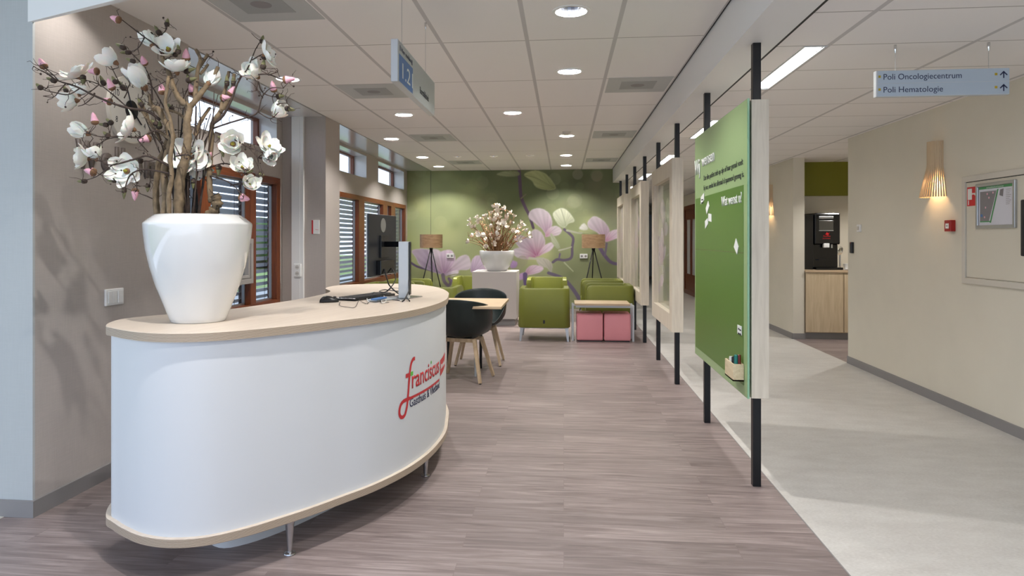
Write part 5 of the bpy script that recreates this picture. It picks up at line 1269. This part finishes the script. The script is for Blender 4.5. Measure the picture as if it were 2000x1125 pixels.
for k, (u, v) in enumerate(((.3, .3), (.25, .2), (.2, .55), (.17, .8), (.42, .18))):
    b = new(); c_ = [(XR - .0150, 5.530 - u * .405 + .008 * math.cos(a * PI / 6), 1.768 - v * .286 + .008 * math.sin(a * PI / 6)) for a in range(12)]; b.faces.new([b.verts.new(q) for q in c_]); obj('assembly_mark', b, M['petal_p'], mpn)
wp = thing('intercom', 'small white wall plate above the black card reader', 'wall plate', (XR, 7.66, 1.49))
b = new(); box(b, XR - .02, XR, 7.62, 7.70, 1.45, 1.53, .004); obj('cover', b, M['white'], wp)
b = new(); box(b, XR - .026, XR - .02, 7.64, 7.68, 1.47, 1.51, .003); obj('button', b, M['offwhite'], wp)
rd = thing('card_reader', 'black card reader with a red light at the wall corner by the coffee niche', 'card reader', (XR, 7.835, 1.28))
b = new(); box(b, XR - .03, XR, 7.81, 7.86, 1.22, 1.342, .008); obj('housing', b, M['rubber'], rd)
b = new(); box(b, XR - .032, XR - .029, 7.825, 7.845, 1.330, 1.336); obj('indicator_light', b, M['redsign'], rd)

# ------------------------------------------------------------------ coffee niche
kc = thing('kitchen_cabinet', 'birch fronted cabinet with grey plinth in the coffee niche', 'cabinet', (3.7, 10.05, 0))
b = new(); box(b, 3.30, 4.9, 9.80, 10.36, .09, .915); obj('body', b, M['cabinet'], kc)
for a, c in ((3.30, 3.795), (3.80, 4.3), (4.305, 4.9)):
    b = new(); box(b, a + .002, c - .002, 9.778, 9.798, .10, .912); obj('door', b, M['cabinet'], kc, bevel=.001)
b = new(); box(b, 3.30, 4.9, 9.83, 10.36, 0, .09); obj('plinth', b, M['skirt'], kc)
ct = new(); box(ct, 3.292, 4.95, 9.765, 10.368, .917, .95); o = obj('countertop', ct, M['oak_top'], bevel=.002); tag(o, 'thin light wooden countertop under the coffee machine', 'countertop')
cm = thing('coffee_machine', 'tall glossy black coffee machine on the niche counter', 'coffee machine', (3.56, 10.05, .95))
b = new(); box(b, 3.31, 3.44, 9.88, 10.33, .95, 1.71, .01); obj('side_tank', b, M['machine'], cm)
b = new(); box(b, 3.44, 3.775, 9.93, 10.33, .95, 1.30, .006); box(b, 3.445, 3.785, 9.86, 10.33, 1.30, 1.735, .018); obj('body', b, M['machine'], cm)
b = new(); box(b, 3.50, 3.69, 9.852, 9.862, 1.495, 1.63, .004); s_ = obj('display', b, M['msreen'], cm)
b = new(); box(b, 3.50, 3.69, 9.85, 9.862, 1.655, 1.69, .003); box(b, 3.50, 3.69, 9.85, 9.862, 1.485, 1.495); obj('trim_strip', b, M['alu'], cm)
b = new(); box(b, 3.56, 3.64, 9.85, 9.90, 1.255, 1.315, .008); obj('spout', b, M['white'], cm)
b = new(); box(b, 3.67, 3.69, 9.88, 9.90, 1.25, 1.30); obj('spout', b, M['alu'], cm)
b = new(); box(b, 3.45, 3.80, 9.80, 9.95, .95, .985, .006); box(b, 3.50, 3.74, 9.86, 9.93, 1.08, 1.095); obj('drip_tray', b, M['machine'], cm)
text_obj('lettering', 'koffie', M['redsign'], cm, (3.56, 9.858, 1.405), (1, 0, 0), (0, 0, 1), .025, .09, depth=.001); text_obj('lettering', 'automaat', M['redsign'], cm, (3.55, 9.858, 1.375), (1, 0, 0), (0, 0, 1), .018, .1, depth=.001)
b = new(); P_ = [(3.58, 1.44), (3.60, 1.455), (3.605, 1.475), (3.615, 1.455), (3.65, 1.462), (3.625, 1.448), (3.635, 1.435), (3.60, 1.432)]; b.faces.new([b.verts.new((x, 9.858, z)) for x, z in P_]); obj('emblem', b, M['redsign'], cm)
tp = thing('water_tap', 'chrome tap behind the coffee machine at the niche wall', 'tap', (3.95, 10.3, .95))
b = new(); tube(b, smooth_path([(3.95, 10.3, .95), (3.95, 10.3, 1.2), (3.94, 10.26, 1.26), (3.93, 10.18, 1.24), (3.93, 10.17, 1.2)]), .012, 10); obj('spout', b, M['chrome'], tp, smooth=True)
b = new(); lathe(b, [(0, 0), (.04, 0), (.045, .02), (.03, .03), (0, .03)], 20, (0, 0, 0)); b.transform(Matrix.Translation((3.92, 10.28, 1.19)) @ Matrix.Rotation(PI / 2, 4, 'X')); obj('knob', b, M['chrome'], tp, smooth=40)
def cup(x, y, z, label):
    t = thing('coffee_cup', label, 'cup', (x, y, z), 'cups on the niche counter'); b = new()
    lathe(b, [(0, 0), (.025, 0), (.036, .08), (.038, .082), (.034, .08), (.024, .006), (0, .006)], 20, (x, y, z)); obj('body', b, M['white'], t, smooth=40)
cup(3.885, 9.93, .95, 'white paper cup on the counter right of the coffee machine')
tr = new(); lathe(tr, [(0, 0), (.05, 0), (.07, .01), (.05, .005), (0, .005)], 20, (3.80 + .07, 9.83, .95)); o = obj('saucer', tr, M['white'], smooth=30); tag(o, 'small white saucer on the counter before the paper cup', 'saucer')

# ================================================================== LOUNGE
def armchair(name, label):
    """tub armchair, local frame: front towards -y, width .70, depth .68, height .72"""
    t = thing(name, label, 'armchair', (0, 0, 0), 'green armchairs')
    W, Dp, H = .70, .68, .72
    # outer shell of back and two arms, in plan a rounded U, tapering upwards
    def ring(z, out, ins=0):
        k = 1 - .035 * (z - .18) / .54; w_ = W / 2 * k - ins; d0 = -Dp / 2; d1 = Dp / 2 * k - ins; r = .09 - min(ins, .05)
        fr_ = [0, .006, .02, .045, .08, .25]
        pts = [(-w_, d0 + q) for q in fr_]
        for a in range(0, 91, 15): pts.append((-w_ + r - r * math.cos(R(a)), d1 - r + r * math.sin(R(a))))
        for a in range(0, 91, 15): pts.append((w_ - r + r * math.sin(R(a)), d1 - r + r * math.cos(R(a))))
        pts += [(w_, d0 + q) for q in fr_[::-1]]; return pts
    def rim(p, base_z):
        d = max(0, .08 - (p[1] + Dp / 2)); return base_z - (.08 - math.sqrt(max(0, .0064 - d * d)))
    b = new(); O = []; 
    for z in (.185, .20, .45, .69, .712):
        ins = .012 if z in (.185, .712) else 0
        O.append([b.verts.new((p[0], p[1] + (ins if p[1] < -Dp / 2 + .01 else 0), rim(p, z) if z > .5 else z)) for p in ring(z, 0, ins)])
    th = .085
    for z in (.712, .69, .42):
        ins = th - (.012 if z == .712 else 0)
        O.append([b.verts.new((p[0], p[1] + (.012 if p[1] < -Dp / 2 + .01 else .0), rim(p, z) if z > .5 else z)) for p in ring(z, 0, ins)])
    n = len(O[0])
    for r0, r1 in zip(O, O[1:]):
        for k in range(n - 1): b.faces.new((r0[k], r0[k + 1], r1[k + 1], r1[k]))
    for k in (0, n - 1):
        b.faces.new([r_[k] for r_ in O])
    b.faces.new([O[0][k] for k in range(n)])
    obj('shell', b, M['green'], t, smooth=45, local=True)
    b = new(); box(b, -.262, .262, -Dp / 2 - .005, .25, .30, .435, .03, 3); obj('seat', b, M['green'], t, smooth=40, local=True)
    b = new(); box(b, -.262, .262, -Dp / 2 + .02, .25, .19, .31); obj('seat_base', b, M['green'], t, local=True)
    for sx_ in (-1, 1):
        for sy_ in (-1, 1):
            b = new(); x, y = sx_ * .30, sy_ * .28; bar(b, (x, y, .19), (x + sx_ * .02, y + sy_ * .01, 0), .045, .03, .024, .02, up=(0, 1, 0)); obj('leg', b, M['alu'], t, local=True)
    b = new(); box(b, -.012, .012, .337, .343, .245, .29); obj('pull_tab', b, M['rubber'], t, local=True)
    b = new(); box(b, -.33, .33, -.30, .30, .175, .187); obj('base_frame', b, M['alu_soft'], t, local=True)
    return t
ac = armchair('armchair', 'green armchair seen from behind in the middle of the lounge'); ac.location = (-.262, 9.52, 0); ac.rotation_euler = (0, 0, PI)
ac.rotation_euler = (0, 0, PI)
AC = [((-.28, 11.75, 0), 0, 'green armchair facing the camera behind the middle one, before the mural'), ((.66, 10.15, 0), -PI / 2, 'green armchair side-on behind the pink cubes'),
      ((.62, 11.35, 0), -PI / 2, 'green armchair side-on by the right floor lamp, behind its twin'), ((-1.79, 9.55, 0), PI, 'green armchair beyond the dining table, seen from behind left of the pedestal'),
      ((-1.56, 11.96, 0), 0, 'green armchair facing the camera, half hidden by the grey pedestal'), ((-2.62, 10.15, 0), PI / 2, 'green armchair side-on by the far window, nearer of the two'),
      ((-2.52, 11.0, 0), PI / 2, 'green armchair side-on by the far window, next to the left floor lamp')]
for loc, rz, l in AC: dup(ac, loc, rz, l)
# pedestal and flower bowl
pd = thing('pedestal', 'light grey box pedestal in the lounge carrying the flower bowl', 'pedestal', (-1.10, 11.2, 0))
b = new(); box(b, -1.455, -.745, 10.857, 11.56, .10, .852); obj('body', b, M['pedestal'], pd, bevel=.003)
b = new(); box(b, -1.43, -.77, 10.885, 11.53, 0, .10); obj('plinth', b, M['skirt'], pd)
bx, by, bz = -1.09, 11.2, .852
bw = thing('flower_bowl', 'round glossy white planter bowl on the grey pedestal', 'bowl', (bx, by, bz))
b = new(); lathe(b, [(0, 0), (.15, 0), (.165, .01), (.215, .08), (.26, .17), (.282, .25), (.288, .32), (.284, .33), (.272, .325), (.268, .29), (0, .285)], 56, (bx, by, bz)); obj('body', b, M['vase'], bw, smooth=50)
sm_ = thing('blossom_arrangement', 'bushy small magnolia branches with many white flowers in the bowl on the pedestal', 'flower arrangement', (bx, by, bz + .28))
random.seed(23)
M['bark_g'] = mat('golden_brown_twigs', (118, 82, 46), .8, noise=.3, nscale=60)
tips = []
b = new()
for i in range(80):
    az = random.uniform(0, 2 * PI); el = random.uniform(.06, 1.25); rr = .63 * random.uniform(.72, 1.0)
    base_ = Vector((bx + .14 * math.cos(az) * random.random(), by + .14 * math.sin(az) * random.random(), bz + .26))
    tip = Vector((bx, by, bz + .28)) + Vector((rr * math.cos(az) * math.sin(el) * 1.02, rr * math.sin(az) * math.sin(el) * .9, rr * math.cos(el) * 1.22))
    P = [base_] + [base_.lerp(tip, t) + Vector([random.uniform(-.03, .03) for _ in range(3)]) + Vector((0, 0, .05 * math.sin(PI * t))) for t in (.25, .5, .75)] + [tip]
    tube(b, P, [.008, .0065, .005, .004, .003], 5); tips.append((tip, (tip - P[2]).normalized()))
    for k in range(2):
        s = P[random.randint(1, 4)]; e = s + Vector((random.uniform(-1, 1), random.uniform(-1, 1), random.uniform(0, 1))).normalized() * random.uniform(.06, .13); tube(b, [s, s.lerp(e, .5) + Vector((0, 0, .01)), e], [.0035, .003, .002], 4)
        if random.random() < .5: tips.append((e, (e - s).normalized()))
obj('branches', b, M['bark_g'], sm_, smooth=True)
random.shuffle(tips)
M['petal_c'] = mat('cream_petal', (250, 244, 234), .6, noise=.03, nscale=30)
nb = 0
for p, d in tips:
    if nb >= 80: break
    r0 = random.uniform(.04, .056); X = Matrix.Translation(p) @ rot_to(d); bm = new()
    for i in range(6): petal_verts(bm, r0 * 1.3, r0 * 1.1, .5 + random.uniform(0, .5), .3 + random.uniform(0, .9), i * PI / 3, .3, 4, 3, .02)
    bm.transform(X); obj('blossom', bm, M['petal_c'], sm_, smooth=True); nb += 1
M['petal_o'] = mat('peach_bud', (226, 172, 138), .6)
for p, d in tips[80:110]:
    X = Matrix.Translation(p) @ rot_to(d) @ Matrix.Scale(.035, 4); b = new(); lathe(b, [(0, 0), (.28, .1), (.3, .4), (.12, .85), (0, 1)], 7); b.transform(X); obj('bud', b, M['petal_o'], sm_, smooth=True)

# floor lamps
def floor_lamp(x, y, label, spl=1.0):
    t = thing('floor_lamp', label, 'floor lamp', (x, y, 0), 'tripod floor lamps')
    b = new(); lathe(b, [(.212, 1.205), (.214, 1.205), (.214, 1.458), (.212, 1.458), (.206, 1.45), (.206, 1.213), (.212, 1.205)], 48, (x, y, 0)); obj('lamp_shade', b, M['shade'], t, smooth=40)
    b = new(); lathe(b, [(0, 1.16), (.03, 1.16), (.035, 1.205), (.012, 1.21), (.012, 1.30), (.03, 1.32), (.03, 1.38), (0, 1.4)], 20, (x, y, 0)); obj('socket_stem', b, M['blackmetal'], t, smooth=40)
    b = new()
    for k in range(3): a = k * 2 * PI / 3; bar(b, (x, y, 1.32), (x + .206 * math.cos(a), y + .206 * math.sin(a), 1.44), .004, .004)
    obj('shade_ring', b, M['blackmetal'], t)
    for a in (R(-20), R(95), R(215)):
        b = new(); tube(b, [(x + .012 * math.cos(a), y + .012 * math.sin(a), 1.18), (x + .33 * math.cos(a) * spl, y + .33 * math.sin(a) * spl, .0)], [.011, .009], 8); obj('leg', b, M['blackmetal'], t, smooth=True)
floor_lamp(-2.495, 12.8, 'tripod floor lamp with drum shade at the left end of the mural')
floor_lamp(.547, 12.8, 'tripod floor lamp with drum shade at the right end of the mural')

# pink cubes and side table
def pouf(x0, label):
    t = thing('pouf', label, 'pouf', (x0 + .175, 9.44, 0), 'pink cube poufs')
    b = new(); box(b, x0, x0 + .352, 9.27, 9.62, .012, .378, .022, 4); obj('cushion', b, M['pink'], t, smooth=40)
    b = new(); box(b, x0 + .015, x0 + .337, 9.285, 9.605, 0, .014); obj('base_board', b, M['rubber'], t)
    b = new(); box(b, x0 + .003, x0 + .349, 9.267, 9.2705, .345, .348); obj('seam', b, M['pink'], t)
pouf(.172, 'pink cube pouf under the side table, left one'); pouf(.538, 'pink cube pouf under the side table, right one')
st = thing('side_table', 'low side table with wooden top over the pink cubes', 'table', (.52, 9.45, 0))
b = new(); box(b, .145, .872, 9.16, 9.66, .494, .520); obj('table_top', b, M['oak_top'], st, bevel=.002)
b = new(); box(b, .16, .90, 9.20, 9.225, .462, .494); box(b, .16, .90, 9.58, 9.605, .462, .494); obj('apron', b, M['alu_soft'], st)
for x, y in ((.122, 9.33), (.122, 9.60), (.925, 9.33), (.925, 9.60)):
    b = new(); box(b, x - .014, x + .014, y - .02, y + .02, 0, .485, .003); obj('leg', b, M['alu_soft'], st)
b = new(); box(b, .115, .93, 9.37, 9.40, .465, .49); obj('crossbar', b, M['alu_soft'], st)

# dining table and shell chairs
dt = thing('dining_table', 'square oak topped table between two dark shell chairs', 'table', (-1.03, 6.865, 0))
b = new(); box(b, -1.48, -.583, 6.42, 7.31, .715, .74); obj('table_top', b, M['oak_top'], dt, bevel=.002)
for x in (-.9, -1.25):
    for y in (6.82, 7.25):
        b = new(); tube(b, [(x + .022, y, 0), (x + .022, y, .715)], [.014, .018], 12); obj('leg', b, M['alu_soft'] if y < 7 else M['blackmetal'], dt, smooth=40)
b = new(); box(b, -1.27, -.86, 6.80, 7.27, .70, .716); obj('under_frame', b, M['blackmetal'], dt)
def shell_chair(label):
    """local frame: front towards +y"""
    t = thing('shell_chair', label, 'chair', (0, 0, 0), 'dark shell chairs')
    nu, nv = 48, 12; b = new(); rows = []
    for i in range(nu):
        a = 2 * PI * i / nu; sx_, sy_ = math.sin(a), -math.cos(a)      # a=0 is the back
        back = .5 + .5 * math.cos(a)
        hz = .445 + .345 * (back ** .62 if back > 0 else 0) * 1.0
        if abs(a if a < PI else a - 2 * PI) > 2.2: hz = .445 + .02
        kf = min(1, max(0, (abs(a if a < PI else 2 * PI - a) - 1.75) / .75)); hz = (1 - kf) * (.445 + .345 * back ** .42) + kf * .452
        row = []
        for j in range(nv + 1):
            s = j / nv; rr = math.sin(min(s * 1.9, PI / 2)) if False else min(1, s * 1.55) ** .9
            up = max(0, (s - .36) / .64)
            x = .285 * sx_ * (rr * .88 + .14 * up ** .8); y = .265 * sy_ * (rr * .84 + .16 * up) - (.05 * up * back)
            z = .425 - .0 + (hz - .425) * up ** 1.35 + .02 * s * s - (.012 if s < .3 else 0) * (1 - s / .3)
            row.append(b.verts.new((x, y, z)))
        rows.append(row)
    for i in range(nu):
        r0, r1 = rows[i], rows[(i + 1) % nu]
        for j in range(nv): b.faces.new((r0[j], r1[j], r1[j + 1], r0[j + 1]))
    bmesh.ops.remove_doubles(b, verts=b.verts[:], dist=1e-4)
    o = obj('shell', b, M['chairshell'], t, smooth=True, local=True); sd = o.modifiers.new('thick', 'SOLIDIFY'); sd.thickness = .009; sd.offset = 1
    ss = o.modifiers.new('sub', 'SUBSURF'); ss.levels = 1; ss.render_levels = 1
    for sx_ in (-1, 1):
        for sy_ in (-1, 1):
            b = new(); bar(b, (sx_ * .15, sy_ * .10, .405), (sx_ * .245, sy_ * .205, .006), .032, .046, .026, .036, up=(0, 1, 0)); lg = obj('leg', b, M['oak'], t, local=True, bevel=.003)
            b = new(); tube(b, [(sx_ * .245, sy_ * .205, 0), (sx_ * .245, sy_ * .205, .008)], .011, 10); obj('foot_pad', b, M['rubber'], lg, local=True)
    for sy_ in (-1, 1):
        b = new(); box(b, -.165, .165, sy_ * .10 - .012, sy_ * .10 + .012, .375, .412, .003); obj('cross_rail', b, M['oak'], t, local=True)
    b = new(); box(b, -.12, .12, -.10, .10, .405, .418); obj('mount_plate', b, M['rubber'], t, local=True)
    return t
c1 = shell_chair('dark green shell chair with oak legs in front of the table, back to the camera'); c1.location = (-.984, 6.70, 0); c1.rotation_euler = (0, 0, R(-12))
dup(c1, (-.925, 7.57, 0), PI, 'dark green shell chair with oak legs on the far side of the table')
